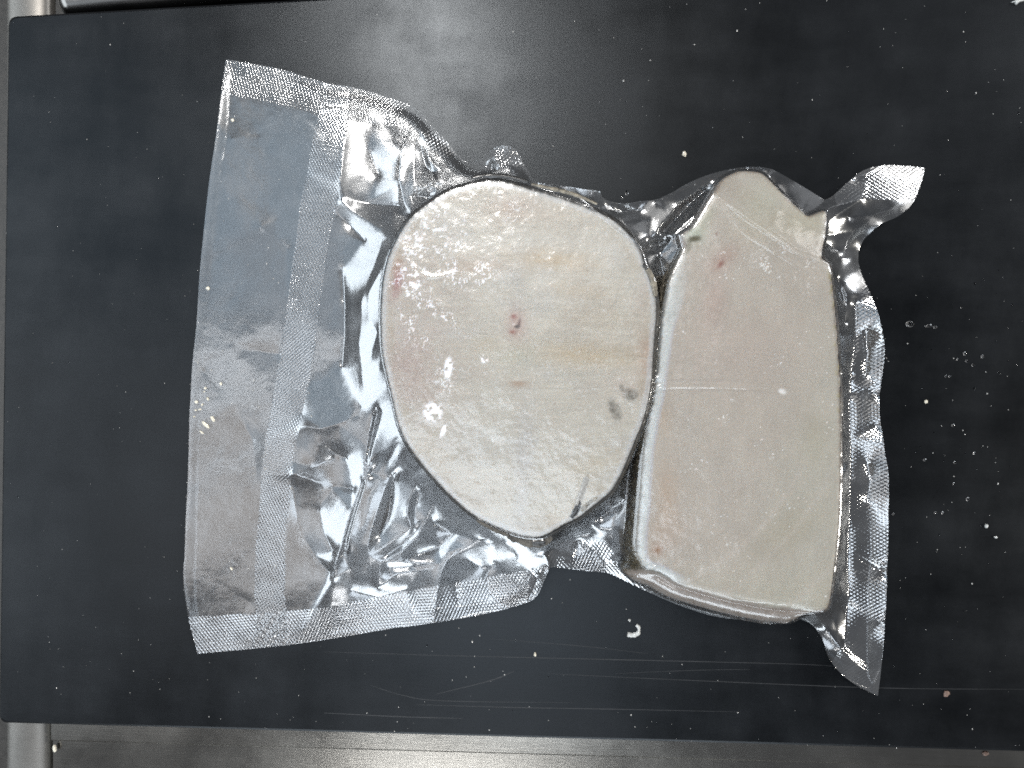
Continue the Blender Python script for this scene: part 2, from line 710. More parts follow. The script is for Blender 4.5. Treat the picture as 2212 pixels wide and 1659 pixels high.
# ------------------------------------------------------------------ fish: outlines in the photograph
ZR, ZQ = 24.0, 22.0
ROUND = [(972, 411), (927, 438), (892, 465), (872, 490), (855, 520), (838, 560), (828, 604), (824, 646), (823, 696), (826, 758),
         (838, 820), (850, 869), (862, 919), (882, 963), (917, 1010), (962, 1060), (1002, 1098), (1039, 1124), (1088, 1146),
         (1120, 1157), (1146, 1161), (1172, 1160), (1196, 1148), (1225, 1131), (1250, 1119), (1294, 1084), (1324, 1057), (1349, 1009),
         (1371, 955), (1388, 913), (1399, 874), (1407, 820), (1412, 761), (1416, 713), (1419, 672), (1416, 634), (1408, 602),
         (1394, 572), (1379, 534), (1349, 495), (1317, 470), (1269, 448), (1195, 423), (1145, 408), (1096, 394), (1058, 390), (1021, 397)]
RIGHT = [(1497, 492), (1471, 508), (1478, 534), (1462, 569), (1446, 608), (1436, 656), (1428, 705), (1421, 786), (1414, 834),
         (1409, 868), (1397, 923), (1388, 1003), (1382, 1084), (1375, 1165), (1378, 1206), (1394, 1229), (1423, 1239), (1462, 1262),
         (1510, 1278), (1591, 1300), (1671, 1315), (1736, 1320), (1778, 1318), (1791, 1300), (1800, 1236), (1811, 1139), (1815, 1042),
         (1815, 858), (1811, 778), (1806, 700), (1800, 640), (1791, 573), (1776, 552), (1790, 500), (1792, 450), (1755, 462), (1735, 448), (1700, 415),
         (1672, 385), (1650, 366), (1613, 363), (1590, 368), (1562, 386), (1545, 412), (1520, 455)]


def world_poly(px, z, k=5):
    s = smooth(px, True, k)
    x, y = P(s[:, 0], s[:, 1], z)
    return np.stack([x, y], 1)


polyR = world_poly(ROUND, ZR - 1)
polyQ = world_poly(RIGHT, ZQ - 1)
fastR = world_poly(ROUND, ZR - 1, 2)
fastQ = world_poly(RIGHT, ZQ - 1, 2)


def flap_drop(x, y):
    """how far the right steak falls away towards its flap (mm)"""
    u, v = UV(x, y, 0.018)
    # signed distance to the diagonal fold from (1545,425) to (1790,575)
    ax, ay, bx, by = 1545, 420, 1790, 585
    L = math.hypot(bx - ax, by - ay)
    d = ((u - ax) * (by - ay) - (v - ay) * (bx - ax)) / L      # positive up and to the right
    return 4.5 * sstep(-12, 70, d) + 2.5 * sstep(60, 130, d)


def HR(x, y, off=0.0, w=2.2, poly=None):
    sd, _, _ = signed(x, y, polyR if poly is None else poly)
    sd = sd / MM + off
    top = ZR - 0.7 * np.exp(-np.maximum(sd, 0) / 0.8) + 1.2 * fbm(x * 30, y * 30, 3, 3)
    wall = 1 - sstep(0, w, -sd)
    return np.where(sd > 0, top, (ZR - 0.7) * wall), sd


def HQ(x, y, off=0.0, w=2.2, poly=None):
    sd, _, _ = signed(x, y, polyQ if poly is None else poly)
    sd = sd / MM + off
    u, v = UV(x, y, 0.01)
    low = sstep(1200, 1240, v) * sstep(1780, 1690, u) + 0.55 * sstep(1440, 1380, u) * sstep(850, 1000, v) * sstep(1240, 1200, v)
    wl = w + 8.0 * low                                          # the wall flares out at its foot
    dr = flap_drop(x, y)
    bel = 2.6 * sstep(1200, 1240, v) * sstep(1780, 1690, u)
    top = ZQ - 0.8 * np.exp(-np.maximum(sd, 0) / 1.0) + 1.4 * fbm(x * 26, y * 26, 8, 3) - dr - bel * np.exp(-np.maximum(sd, 0) / 4.0)
    tq = np.clip(-sd / wl, 0, 1)
    wall = (1 - sstep(0, 1, tq)) * (1 - low) + np.sqrt(np.maximum(1 - tq ** 2.2, 0)) * low
    return np.where(sd > 0, top, np.maximum(ZQ - 0.8 - dr - bel, 2) * wall), sd


def srgb(c):
    c = np.array(c, float) / 255.0
    return np.where(c <= 0.04045, c / 12.92, ((c + 0.055) / 1.055) ** 2.4)


def blob(u, v, cx, cy, rx, ry, rot=0, p=1.0):
    c, s = math.cos(R(rot)), math.sin(R(rot))
    a = ((u - cx) * c + (v - cy) * s) / rx
    b = (-(u - cx) * s + (v - cy) * c) / ry
    return np.exp(-(a * a + b * b) ** p)


def lay(col, m, c):
    m = np.clip(m, 0, 1)[:, None]
    return col * (1 - m) + srgb(c)[None, :] * m


def grid_for(poly, pad, h):
    lo, hi = poly.min(0) - pad, poly.max(0) + pad
    xs, ys = np.arange(lo[0], hi[0], h), np.arange(lo[1], hi[1], h)
    return np.meshgrid(xs, ys)


def grid_quads(nx, ny, keep):
    i = np.arange(ny * nx).reshape(ny, nx)
    q = np.stack([i[:-1, :-1], i[:-1, 1:], i[1:, 1:], i[1:, :-1]], -1).reshape(-1, 4)
    k = (keep[:-1, :-1] & keep[:-1, 1:] & keep[1:, 1:] & keep[1:, :-1]).reshape(-1)
    return q[k]


def steak_flesh(poly, Hf, paint, parent, h=0.0004, pad=0.010, lim=-9.0):
    X, Y = grid_for(poly, pad, h)
    Z, sd = Hf(X, Y)
    keep = (Z > 1.0)
    u, v = UV(X, Y, Z * MM)
    col = paint(u.ravel(), v.ravel(), sd.ravel(), X.ravel(), Y.ravel())
    rel = 0.09 * fbm(X * 400, Y * 400, 60, 3)
    V = np.stack([X, Y, (Z + rel) * MM], -1).reshape(-1, 3)
    Q = grid_quads(X.shape[1], X.shape[0], keep)
    V, Q, _, col = pick(V, Q, None, col)
    return add("flesh", quadmesh("flesh", V, Q, None, col), M_FLESH, parent)


def frost_glints(u, v, seed, thr, sc=0.16):
    """thin branching marks of ice and film glints, painted white"""
    a = np.abs(fbm(u * sc, v * sc * 0.7, seed, 3))
    b = fbm(u * 0.035, v * 0.035, seed + 9, 2)
    return sstep(thr, thr * 0.4, a) * sstep(0.02, 0.10, b)


def paint_round(u, v, sd, x, y):
    n = len(u)
    col = np.tile(srgb((213, 207, 194)), (n, 1))
    big = fbm(u / 90, v / 60, 11, 4)
    col = lay(col, sstep(0.0, 0.25, big) * 0.5, (202, 194, 182))
    col = lay(col, sstep(0.0, 0.25, -big) * 0.5, (212, 209, 202))
    gz = 0.55 * blob(u, v, 900, 720, 110, 260)
    col = lay(col, gz * (0.7 + 1.2 * fbm(u / 12, v / 9, 5, 4)), (188, 170, 160))
    for cx, cy, rx, ry, rot, a, c in [(1185, 560, 90, 22, 5, .8, (205, 180, 142)), (1270, 765, 130, 26, 3, .75, (204, 182, 146)),
                                      (1300, 690, 100, 30, 3, .3, (205, 186, 155)), (1250, 625, 70, 18, 8, .45, (205, 184, 150)),
                                      (1030, 575, 70, 18, 0, .6, (190, 165, 142)), (880, 780, 50, 60, 0, .55, (182, 154, 146)),
                                      (900, 850, 40, 30, 0, .4, (184, 160, 150)), (1395, 770, 20, 70, 0, .7, (190, 160, 140)),
                                      (1350, 830, 50, 30, 0, .35, (205, 178, 160)), (1110, 450, 60, 30, 0, .7, (186, 158, 136)),
                                      (1200, 470, 40, 20, 0, .3, (192, 168, 146)), (1290, 1000, 70, 25, -15, .35, (205, 186, 150)),
                                      (1210, 1125, 40, 20, 0, .5, (192, 172, 140)), (1020, 1040, 70, 40, 20, .3, (196, 180, 158)),
                                      (940, 975, 40, 40, 30, .35, (194, 178, 152)), (1010, 1120, 50, 20, 30, .3, (200, 180, 156)),
                                      (1135, 960, 22, 90, 3, .8, (194, 190, 186)), (1125, 1110, 16, 60, 0, .6, (208, 206, 204)),
                                      (1120, 610, 20, 110, 0, .5, (196, 192, 186)), (1050, 740, 30, 20, 0, .4, (198, 182, 150)),
                                      (1120, 770, 40, 22, 0, .4, (206, 206, 180)), (1070, 860, 30, 40, 20, .5, (222, 220, 208)),
                                      (1085, 920, 25, 40, 30, .4, (222, 220, 210)), (1390, 640, 20, 50, 20, .5, (205, 190, 180)),
                                      (858, 570, 9, 26, 15, .8, (186, 140, 108)), (857, 610, 12, 34, 12, .95, (168, 96, 96)),
                                      (884, 600, 25, 25, 0, .3, (196, 158, 150))]:
        col = lay(col, 0.72 * a * blob(u, v, cx, cy, rx, ry, rot) * (1 + 1.2 * fbm(u / 14, v / 6, 31, 3)), c)
    # fibres run sideways and bend towards the rim
    w = v + 0.00018 * (u - 1120) ** 2 * np.sign(v - 780) + 10 * fbm(u / 70, v / 50, 44, 2)
    st = fbm(u / 75, w / 3.6, 21, 3)
    col = col * (1 + 0.17 * st + 0.10 * fbm(u / 40, v / 30, 58, 4))[:, None]
    st2 = np.abs(fbm(u / 150, w / 10.0, 25, 2))
    col = lay(col, sstep(0.018, 0.0, st2) * 0.28, (226, 223, 215))
    # vertebra
    col = lay(col, 0.55 * blob(u, v, 1116, 700, 22, 34), (196, 160, 150))
    col = lay(col, 0.9 * blob(u, v, 1110, 684, 7, 6), (150, 70, 62))
    col = lay(col, 0.95 * blob(u, v, 1118, 705, 7, 4.5, -20, 2), (38, 22, 24))
    col = lay(col, 0.8 * blob(u, v, 1122, 696, 3.5, 9, 15), (90, 40, 40))
    col = lay(col, 0.85 * blob(u, v, 1108, 717, 8, 5), (160, 96, 78))
    arc = blob(u, v, 1120, 827, 19, 9) - 0.8 * blob(u, v, 1120, 819, 12, 6)
    col = lay(col, 0.8 * arc, (182, 150, 122))
    # pale rim under the skin
    col = lay(col, 0.8 * sstep(2.9, 1.9, sd + 1.3 * fbm(u / 30, v / 30, 16, 2)) * 0.7, (219, 221, 223))
    col = lay(col, 0.4 * sstep(-0.1, 0.2, fbm(u / 40, v / 40, 18, 2)) * blob(sd + 2.5 * fbm(u / 30, v / 30, 20, 2), 0 * sd, 4.6, 0, 1.4, 1), (180, 166, 144))
    edge = sstep(0.9, 0.3, sd + 1.3 * fbm(u / 7, v / 7, 17, 3))
    col = lay(col, edge * (0.5 + 0.5 * sstep(1060, 1150, v) + 0.25 * sstep(430, 400, v)), (70, 66, 60))
    # grey marks left by scales
    for cx, cy, rx, ry, rot in [(1328, 886, 12, 26, -22), (1362, 852, 18, 14, 25), (1343, 838, 5, 8, -20)]:
        mk = blob(u, v, cx, cy, rx, ry, rot, 2.5)
        col = lay(col, mk * (0.6 + 0.9 * fbm(u / 5, v / 5, 71, 3)), (104, 98, 86))
    col = col * 0.63
    # frost, with bright glints of the film painted into the same white
    reg = np.maximum.reduce([blob(u, v, 905, 560, 62, 60, 0, 2), blob(u, v, 885, 640, 52, 70, 0, 2), blob(u, v, 1010, 590, 70, 40, 0, 2) * .7,
                             blob(u, v, 960, 500, 70, 60, 0, 2) * .6, blob(u, v, 1080, 470, 90, 60, 0, 2) * .4, blob(u, v, 930, 700, 70, 60, 0, 2) * .7,
                             blob(u, v, 960, 810, 30, 70, 0, 2) * .5])
    fr = sstep(0.15, 0.6, frost_glints(u, v, 81, 0.05) * reg) * 0.9
    dens = sstep(0.10, 0.15, fbm(u / 9, v / 7, 91, 4)) * np.maximum(blob(u, v, 893, 585, 26, 70, 10, 2), blob(u, v, 925, 510, 50, 30, 0, 2) * .7)
    solid = np.maximum.reduce([blob(u, v, 968, 795, 8, 22, 5, 2), blob(u, v, 1046, 776, 7, 9, -20, 2), blob(u, v, 935, 890, 20, 20, 20, 2),
                               blob(u, v, 958, 930, 5, 14, 25, 2)]) * sstep(-0.14, -0.04, fbm(u / 7, v / 7, 93, 3)) * 1.4
    spk = sstep(0.27, 0.32, fbm(u / 5, v / 5, 101, 2)) * 0.6
    col = lay(col, np.clip(fr * 0.9 + dens + solid + spk * 0.3, 0, 1) * 0.95, (250, 250, 255))
    # freezer haze along the top rim
    col = lay(col, 0.6 * sstep(0.0, 0.2, fbm(u / 5, v / 8, 111, 3)) * blob(u, v, 1070, 402, 80, 18, 0, 2), (232, 230, 226))
    dk = sstep(0.24, 0.28, fbm(u / 4 + 40, v / 4, 121, 2))
    col = lay(col, sstep(0.33, 0.37, fbm(u / 4 + 40, v / 4, 121, 2)) * 0.4, (120, 104, 96))
    return np.clip(col * np.array([1.0, 1.0, 1.005]), 0.008, 0.95)


def paint_right(u, v, sd, x, y):
    n = len(u)
    col = np.tile(srgb((204, 195, 183)), (n, 1))
    big = fbm(u / 100, v / 100, 12, 4)
    col = lay(col, sstep(0, 0.25, big) * 0.4, (199, 188, 175))
    right = sstep(-60, 120, (u - 1700) + 0.25 * (v - 900) + 120 * big)
    col = lay(col, right * 0.7, (202, 198, 185))
    col = lay(col, sstep(1180, 1300, v) * 0.5, (204, 198, 180))
    for cx, cy, rx, ry, rot, a, c in [(1560, 560, 40, 20, -40, .5, (196, 162, 148)), (1557, 571, 5, 10, 35, .75, (150, 84, 74)),
                                      (1548, 505, 3, 3, 0, .6, (130, 60, 50)), (1545, 650, 25, 60, 10, .4, (206, 178, 168)),
                                      (1432, 900, 18, 40, 0, .4, (200, 176, 150)), (1440, 1060, 24, 60, 0, .38, (200, 168, 138)),
                                      (1440, 1150, 40, 40, 0, .36, (196, 164, 136)), (1420, 1187, 13, 13, 40, .8, (166, 122, 84)),
                                      (1700, 1150, 90, 45, -35, .6, (188, 180, 160)), (1760, 950, 30, 60, 0, .35, (190, 184, 160)),
                                      (1600, 760, 120, 80, 0, .3, (204, 186, 176)), (1650, 440, 60, 60, 0, .8, (205, 202, 184)),
                                      (1620, 500, 40, 30, 0, .3, (204, 192, 168)), (1500, 500, 24, 26, 0, .9, (200, 208, 190)),
                                      (1525, 470, 14, 30, 30, .6, (176, 176, 150)), (1740, 480, 60, 40, 0, .8, (200, 194, 172)),
                                      (1540, 1290, 80, 16, 15, .4, (196, 182, 166))]:
        col = lay(col, a * blob(u, v, cx, cy, rx, ry, rot), c)
    # sheets of muscle seen as pale arcs
    for cx, cy, r_, w_, a in [(1300, 820, 470, 5, .30), (1300, 820, 380, 4, .25), (1230, 760, 620, 6, .25), (1300, 900, 300, 3, .2), (1250, 700, 760, 8, .25)]:
        d = np.hypot(u - cx, v - cy) - r_ + 12 * fbm(u / 60, v / 60, 33, 3)
        col = lay(col, a * np.exp(-(d / w_) ** 2) * sstep(950, 1060, v), (218, 208, 198))
    st = fbm(u / 5, v / 30, 55, 3)
    col = col * (1 + 0.07 * st + 0.16 * fbm(u / 38, v / 46, 57, 4))[:, None]
    mott = fbm(u / 7, v / 7, 66, 4)
    zone = blob(u, v, 1520, 740, 90, 220)
    col = lay(col, sstep(0.05, 0.25, mott) * zone * 0.5, (222, 208, 198))
    # thick white fat line under the skin along the left edge
    lw = sd + 1.2 * fbm(v / 50, u / 50, 19, 2)
    left = sstep(1500, 1440, u)
    top_ = sstep(760, 640, v)
    wid = 4.2 + 3.2 * top_
    band = sstep(wid + 0.6, wid - 1.0, lw) * left
    col = lay(col, band * 0.95, (222, 226, 224))
    col = lay(col, 0.6 * left * np.exp(-((lw - wid) / 0.6) ** 2), (206, 206, 214))
    fur = fbm(u / 14, v / 3, 77, 3)
    col = lay(col, band * top_ * sstep(0, 0.3, fur) * 0.6, (170, 172, 162))
    col = lay(col, left * sstep(0.9, 0.2, sd + fbm(u / 6, v / 6, 78, 3)) * 0.7, (120, 112, 92))
    # olive skin fold at the upper left
    col = lay(col, 0.95 * blob(u, v, 1500, 516, 16, 7, -10, 2), (92, 86, 56))
    col = lay(col, 0.8 * blob(u, v, 1484, 535, 9, 16, 20, 2), (110, 104, 76))
    # the wall below the cut face
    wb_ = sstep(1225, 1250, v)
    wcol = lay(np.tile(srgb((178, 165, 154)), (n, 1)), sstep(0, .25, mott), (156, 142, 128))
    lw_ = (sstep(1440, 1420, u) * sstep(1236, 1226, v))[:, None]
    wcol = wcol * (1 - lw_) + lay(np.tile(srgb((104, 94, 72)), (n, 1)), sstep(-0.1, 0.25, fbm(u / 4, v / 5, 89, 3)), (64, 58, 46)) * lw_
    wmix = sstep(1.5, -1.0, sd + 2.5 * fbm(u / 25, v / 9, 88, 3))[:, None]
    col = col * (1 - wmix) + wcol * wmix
    col = col * 0.63
    spk = sstep(0.335, 0.37, fbm(u / 4.5, v / 4.5, 131, 2)) * sstep(-0.05, 0.2, fbm(u / 60, v / 60, 132, 2))
    col = lay(col, spk * 0.6, (250, 250, 250))
    fr = frost_glints(u, v, 141, 0.04) * blob(u, v, 1700, 580, 70, 50, 20, 2) + blob(u, v, 1690, 846, 9, 6, 20, 2) * 0.6
    col = lay(col, np.clip(fr, 0, 1) * 0.8, (250, 250, 250))
    gr = sstep(2.4, 0.8, sd) * sstep(1770, 1800, u) * sstep(0.05, 0.2, fbm(u / 12, v / 12, 151, 3)) * sstep(1000, 800, v)
    col = lay(col, gr * 0.6, (150, 140, 96))
    return np.clip(col * np.array([1.0, 1.0, 1.005]), 0.008, 0.95)


def skin_strip(poly, i0, i1, zt, out_top, out_bot, parent, mat, name="skin", seed=1, zb=1.2, mot=0.6):
    """rough skin wall hugging the outline between two indices of the outline"""
    n = len(poly)
    idx = [(i0 + k) % n for k in range((i1 - i0) % n + 1)] if (i1 - i0) % n else list(range(n)) + [0]
    p = np.array([poly[i] for i in idx])
    # denser
    pp = smooth(p, False, 3)
    tx, ty = np.gradient(pp[:, 0]), np.gradient(pp[:, 1])
    L = np.hypot(tx, ty) + 1e-12
    area = np.sum(poly[:, 0] * np.roll(poly[:, 1], -1) - np.roll(poly[:, 0], -1) * poly[:, 1])
    s = 1 if area > 0 else -1
    nx, ny = s * ty / L, -s * tx / L
    m = len(pp)
    rs = np.random.RandomState(seed)
    rows = 9
    V, Fc = [], []
    for i in range(m):
        env = min(1.0, 3.0 * min(i, m - 1 - i) / m + 0.15)
        jt = fbm(np.array([i * 0.21]), np.array([seed * 3.3]), seed, 3)[0]
        drop = flap_drop(pp[i, 0], pp[i, 1]) if mat is None else 0
        for r in range(rows):
            t = r / (rows - 1)
            o = (out_top * min(1.0, t * 8) + (out_bot - out_top) * t * env) + mot * 0.5 * (rs.rand() - 0.5) * (1 if r else 0.3)
            z = zt + 0.6 * jt - (zt - zb) * t
            V.append((pp[i, 0] + nx[i] * o * MM, pp[i, 1] + ny[i] * o * MM, z * MM))
    for i in range(m - 1):
        for r in range(rows - 1):
            a = i * rows + r
            Fc.append((a, a + 1, a + rows + 1, a + rows))
    return add(name, pymesh(name, V, Fc), mat, parent)


cR = polyR.mean(0)
steakR = empty("round_fish_steak", (cR[0], cR[1], 0))
tag(steakR, "round frozen white fish steak with a red and black spot at its centre", "fish steak")
steak_flesh(polyR, HR, paint_round, steakR)
skin_strip(polyR, 0, 0, ZR - 0.2, 1.5, 2.0, steakR, M_RIM, seed=4)


def band_on(poly_px, w, z, name, mat, parent, lift=0.4):
    """short leathery piece lying along places of the photograph; w in px list"""
    p = smooth(poly_px, False, 5)
    x, y = P(p[:, 0], p[:, 1], z)
    tx, ty = np.gradient(x), np.gradient(y)
    L = np.hypot(tx, ty)
    nx, ny = -ty / L, tx / L
    V, Fc = [], []
    m = len(x)
    for i in range(m):
        f = math.sin(math.pi * (0.12 + 0.76 * i / (m - 1))) ** 0.6
        ww = w * 0.217 * MM * f * random.uniform(0.75, 1.15)
        for k in range(5):
            t = (k - 2) / 2
            V.append((x[i] + nx[i] * t * ww / 2, y[i] + ny[i] * t * ww / 2, (z + lift * (1 - t * t) + random.uniform(-.08, .08)) * MM))
    for i in range(m - 1):
        for k in range(4):
            a = i * 5 + k
            Fc.append((a, a + 1, a + 6, a + 5))
    return add(name, pymesh(name, V, Fc), mat, parent)


o = band_on([(1018, 386), (1045, 380), (1080, 380), (1108, 384), (1140, 392)], 11, ZR + 0.1, "skin_edge", M_DARK, steakR)
o["label"] = "black strip of skin along the top of the steak"
band_on([(1148, 398), (1190, 407), (1240, 420), (1290, 441)], 8, ZR - 0.5, "skin_edge", M_SKIN, steakR)
o = band_on([(1096, 1158), (1122, 1167), (1148, 1172), (1172, 1171), (1192, 1160)], 19, ZR - 1.0, "skin_edge", M_RIM, steakR)
o = band_on([(1150, 1172), (1164, 1172), (1178, 1170)], 15, ZR - 0.3, "skin_edge", M_DARK, steakR)
band_on([(1030, 1124), (1065, 1143), (1100, 1157)], 9, ZR - 0.1, "skin_edge", M_RIM, steakR)
band_on([(1234, 1118), (1246, 1100), (1252, 1080)], 15, ZR - 0.2, "fin_tip", M_DARK, steakR, 0.5)
fin = band_on([(1246, 1092), (1258, 1062), (1268, 1030)], 13, ZR + 0.05, "fin_rays", M_RAY, steakR, 0.25)
band_on([(1290, 1074), (1270, 1088), (1256, 1104)], 10, ZR - 0.1, "skin_edge", M_SKIN, steakR)
band_on([(1392, 574), (1404, 592), (1413, 618), (1415, 640)], 13, ZR - 0.1, "skin_edge", M_SKIN, steakR)
band_on([(1388, 572), (1393, 574), (1398, 582)], 9, ZR + 0.2, "skin_edge", M_DARK, steakR)

cQ = polyQ.mean(0)
steakQ = empty("thick_fish_steak", (cQ[0], cQ[1], 0))
tag(steakQ, "long pinkish white fish steak with straight right side and a folded upper flap", "fish steak")
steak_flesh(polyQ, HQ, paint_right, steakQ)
skin_strip(polyQ, 2 * 5, 15 * 5, ZQ - 0.9, 0.9, 8.5, steakQ, M_SKIN, seed=9, mot=1.3)

# ------------------------------------------------------------------ vacuum bag
# outline of the bag: place in the photograph and height of the film there (mm)
BAG = [(488, 128, 1), (560, 140, 1.5), (620, 153, 2), (699, 178, 4), (760, 188, 4), (820, 204, 4), (880, 225, 5), (908, 243, 7), (934, 274, 9),
       (962, 302, 7), (994, 339, 5), (1016, 349, 5), (1034, 346, 7), (1051, 334, 9), (1066, 321, 12), (1086, 314, 14), (1103, 316, 14),
       (1117, 328, 12), (1133, 356, 10), (1145, 376, 12), (1160, 393, 18), (1195, 398, 21), (1240, 405, 22), (1296, 413, 22), (1306, 430, 19), (1345, 439, 17),
       (1385, 434, 16), (1417, 431, 15), (1445, 419, 14), (1494, 392, 13), (1542, 374, 13), (1585, 364, 13), (1613, 360, 13), (1654, 362, 13),
       (1683, 373, 12), (1736, 404, 11), (1781, 432, 10), (1799, 423, 9), (1833, 392, 9), (1865, 368, 9), (1907, 357, 7), (1945, 357, 4),
       (1997, 362, 2), (1994, 382, 3), (1981, 421, 5), (1965, 447, 7), (1939, 468, 9), (1907, 482, 9), (1881, 502, 7), (1862, 524, 5),
       (1854, 550, 4), (1856, 576, 4), (1868, 608, 5), (1884, 643, 7), (1897, 676, 8), (1908, 721, 8), (1912, 759, 7), (1907, 805, 5),
       (1902, 837, 4), (1900, 894, 4), (1907, 939, 5), (1913, 984, 6), (1920, 1023, 6), (1920, 1100, 4), (1918, 1197, 3), (1915, 1284, 4),
       (1910, 1381, 5), (1900, 1474, 2), (1896, 1503, 1), (1878, 1495, 2), (1845, 1477, 4), (1820, 1458, 6), (1800, 1436, 7), (1787, 1413, 7),
       (1778, 1384, 6), (1765, 1362, 5), (1746, 1344, 4), (1720, 1334, 3), (1700, 1326, 3), (1671, 1331, 3), (1607, 1338, 2), (1549, 1332, 2),
       (1491, 1316, 2), (1430, 1292, 2), (1365, 1262, 2), (1319, 1240, 3), (1300, 1236, 4), (1262, 1233, 4), (1225, 1228, 5), (1190, 1223, 7),
       (1185, 1232, 11), (1175, 1256, 9), (1163, 1283, 6), (1148, 1297, 5), (1126, 1305, 4), (1088, 1317, 4), (1027, 1330, 4), (952, 1343, 6), (934, 1346, 7),
       (878, 1354, 5), (855, 1356, 4), (756, 1373, 2), (632, 1392, 1.5), (508, 1405, 1), (427, 1412, 1), (409, 1345, 1.5), (399, 1283, 2.5),
       (396, 1234, 3), (399, 1196, 3), (401, 1122, 2.5), (406, 1026, 2), (409, 903, 2), (411, 866, 2), (416, 779, 2), (424, 704, 2),
       (431, 593, 2.5), (438, 518, 2.5), (443, 469, 2), (453, 382, 2), (466, 296, 2), (478, 197, 1.5)]


BAG = [(u, v, z + 3.6 * min(1, (v - 600) / 120) * min(1, max(0, (1420 - v) / 100))) if (u > 1860 and 600 < v < 1420) else (u, v, z) for u, v, z in BAG]


def near(u, v):
    return min(range(len(BAG)), key=lambda i: (BAG[i][0] - u) ** 2 + (BAG[i][1] - v) ** 2)


sharp = [near(*c) for c in [(488, 128), (1296, 413), (1781, 432), (1997, 362), (1896, 1503), (1700, 1326), (1190, 1223), (427, 1412)]]
bagP = corners(BAG, sharp, 3)
bx, by = P(bagP[:, 0], bagP[:, 1], bagP[:, 2])
bagW = np.stack([bx, by, bagP[:, 2]], 1)

# folds: polylines of (u, v, height)
F_ = []


def fold(*pts):
    q = []
    for u, v, z in pts:
        if u < 1120 and v > 420 and z > 12:
            z = 12 + (z - 12) * 0.3
        q.append((float(u), float(v), float(z)))
    F_.append(q)


# left apron and long seal
fold((560, 489, 3.2), (590, 505, 2.4), (622, 540, 2.2), (632, 556, 3))
fold((560, 489, 3.2), (600, 470, 2.2), (640, 450, 3))
fold((500, 300, 2.2), (560, 290, 1.4), (640, 240, 3))
fold((430, 770, 2), (500, 752, 2.6), (605, 765, 1.8))
fold((440, 800, 1.6), (500, 870, 2.5), (545, 950, 1.6), (560, 1060, 2.6))
fold((420, 1250, 2.6), (480, 1262, 1.8), (540, 1300, 1.4))
fold((692, 234, 4), (677, 298, 4), (664, 370, 3.4), (647, 457, 3.6), (640, 519, 3.2), (620, 667, 2.8), (607, 766, 2.6), (595, 829, 2.8), (575, 940, 3.0), (565, 1026, 2.6),
     (560, 1113, 2.2), (553, 1188, 2), (550, 1287, 1.8), (555, 1328, 1.6))
fold((751, 261, 5), (741, 325, 6.5), (734, 395, 7), (735, 430, 6.5), (756, 454, 6.5), (793, 477, 7.5), (823, 500, 9), (823, 531, 10), (806, 580, 10),
     (791, 618, 10), (781, 650, 10.5), (781, 692, 10), (776, 742, 10), (781, 791, 10), (784, 828, 10.5), (796, 852, 11), (813, 867, 13))
fold((735, 430, 4.5), (800, 440, 4.2), (868, 446, 7))
fold((751, 261, 5), (806, 268, 4.5), (880, 278, 7), (893, 281, 12))
fold((893, 281, 12), (868, 320, 11.5), (862, 383, 12), (871, 440, 13), (887, 462, 16))
fold((902, 283, 11), (897, 330, 11), (893, 400, 13), (890, 440, 15))
fold((902, 283, 11), (913, 330, 7), (922, 362, 8), (934, 374, 10))
fold((800, 330, 3.8), (820, 380, 3.2))
fold((709, 519, 4), (704, 556, 3.6), (694, 630, 3.2), (684, 704, 3.4), (679, 766, 3), (664, 836, 3), (652, 895, 3.4))
fold((724, 457, 4.2), (760, 490, 3.0), (790, 520, 5))
fold((740, 580, 2.8), (745, 640, 2.6), (745, 720, 3.6), (740, 790, 2.8))
fold((819, 590, 17), (797, 632, 12.5), (797, 690, 13), (816, 717, 17))
fold((816, 717, 17), (804, 754, 13), (801, 791, 13.5), (806, 830, 14), (813, 867, 13))
fold((803, 790, 14), (822, 793, 18))
# ridge towards the lower left
fold((813, 867, 13), (781, 880, 8.5), (771, 898, 8), (731, 915, 8), (694, 926, 7.5), (662, 921, 7), (647, 926, 6))
fold((647, 926, 6), (640, 960, 3.8), (634, 1000, 3.8), (632, 1025, 5.6))
fold((632, 1025, 5.6), (680, 1040, 5), (722, 1050, 4), (766, 1056, 4.5))
fold((690, 960, 5.8), (720, 975, 4.5), (750, 990, 4))
fold((632, 1025, 5.6), (680, 1008, 4), (720, 990, 3.6))
fold((632, 1040, 3), (640, 1100, 2), (655, 1160, 2.2), (680, 1200, 2.2), (716, 1240, 3.5))
fold((690, 1100, 2.6), (700, 1150, 3.4), (720, 1190, 4))
# bundle of long folds
fold((813, 867, 13), (806, 900, 10.5), (793, 965, 10.5), (781, 1039, 10.5), (756, 1113, 10), (739, 1175, 9.5), (724, 1213, 9), (717, 1253, 7.5))
fold((818, 885, 8), (808, 930, 6.5), (798, 980, 6), (786, 1040, 6), (764, 1110, 6), (748, 1165, 5.5), (742, 1200, 5))
fold((825, 890, 13), (802, 977, 10), (793, 1031, 10), (771, 1101, 9.5), (754, 1163, 9.5), (750, 1192, 8))
fold((858, 948, 18), (838, 968, 12), (818, 1000, 9), (799, 1027, 7))
fold((860, 958, 17), (840, 995, 10), (826, 1030, 9), (804, 1075, 10), (786, 1135, 9), (753, 1192, 8))
fold((862, 981, 17), (858, 1008, 12), (836, 1047, 10.5), (818, 1098, 10), (804, 1141, 9.5), (794, 1179, 9), (797, 1203, 8))
fold((850, 1030, 6), (845, 1080, 4), (838, 1120, 4), (820, 1160, 5))
fold((866, 985, 16), (882, 1016, 11), (897, 1051, 10.5), (880, 1089, 9.5), (879, 1115, 9.5), (889, 1141, 9), (853, 1165, 8), (797, 1203, 8))
fold((905, 1046, 15), (908, 1055, 9), (900, 1090, 7), (894, 1130, 8), (889, 1141, 9))
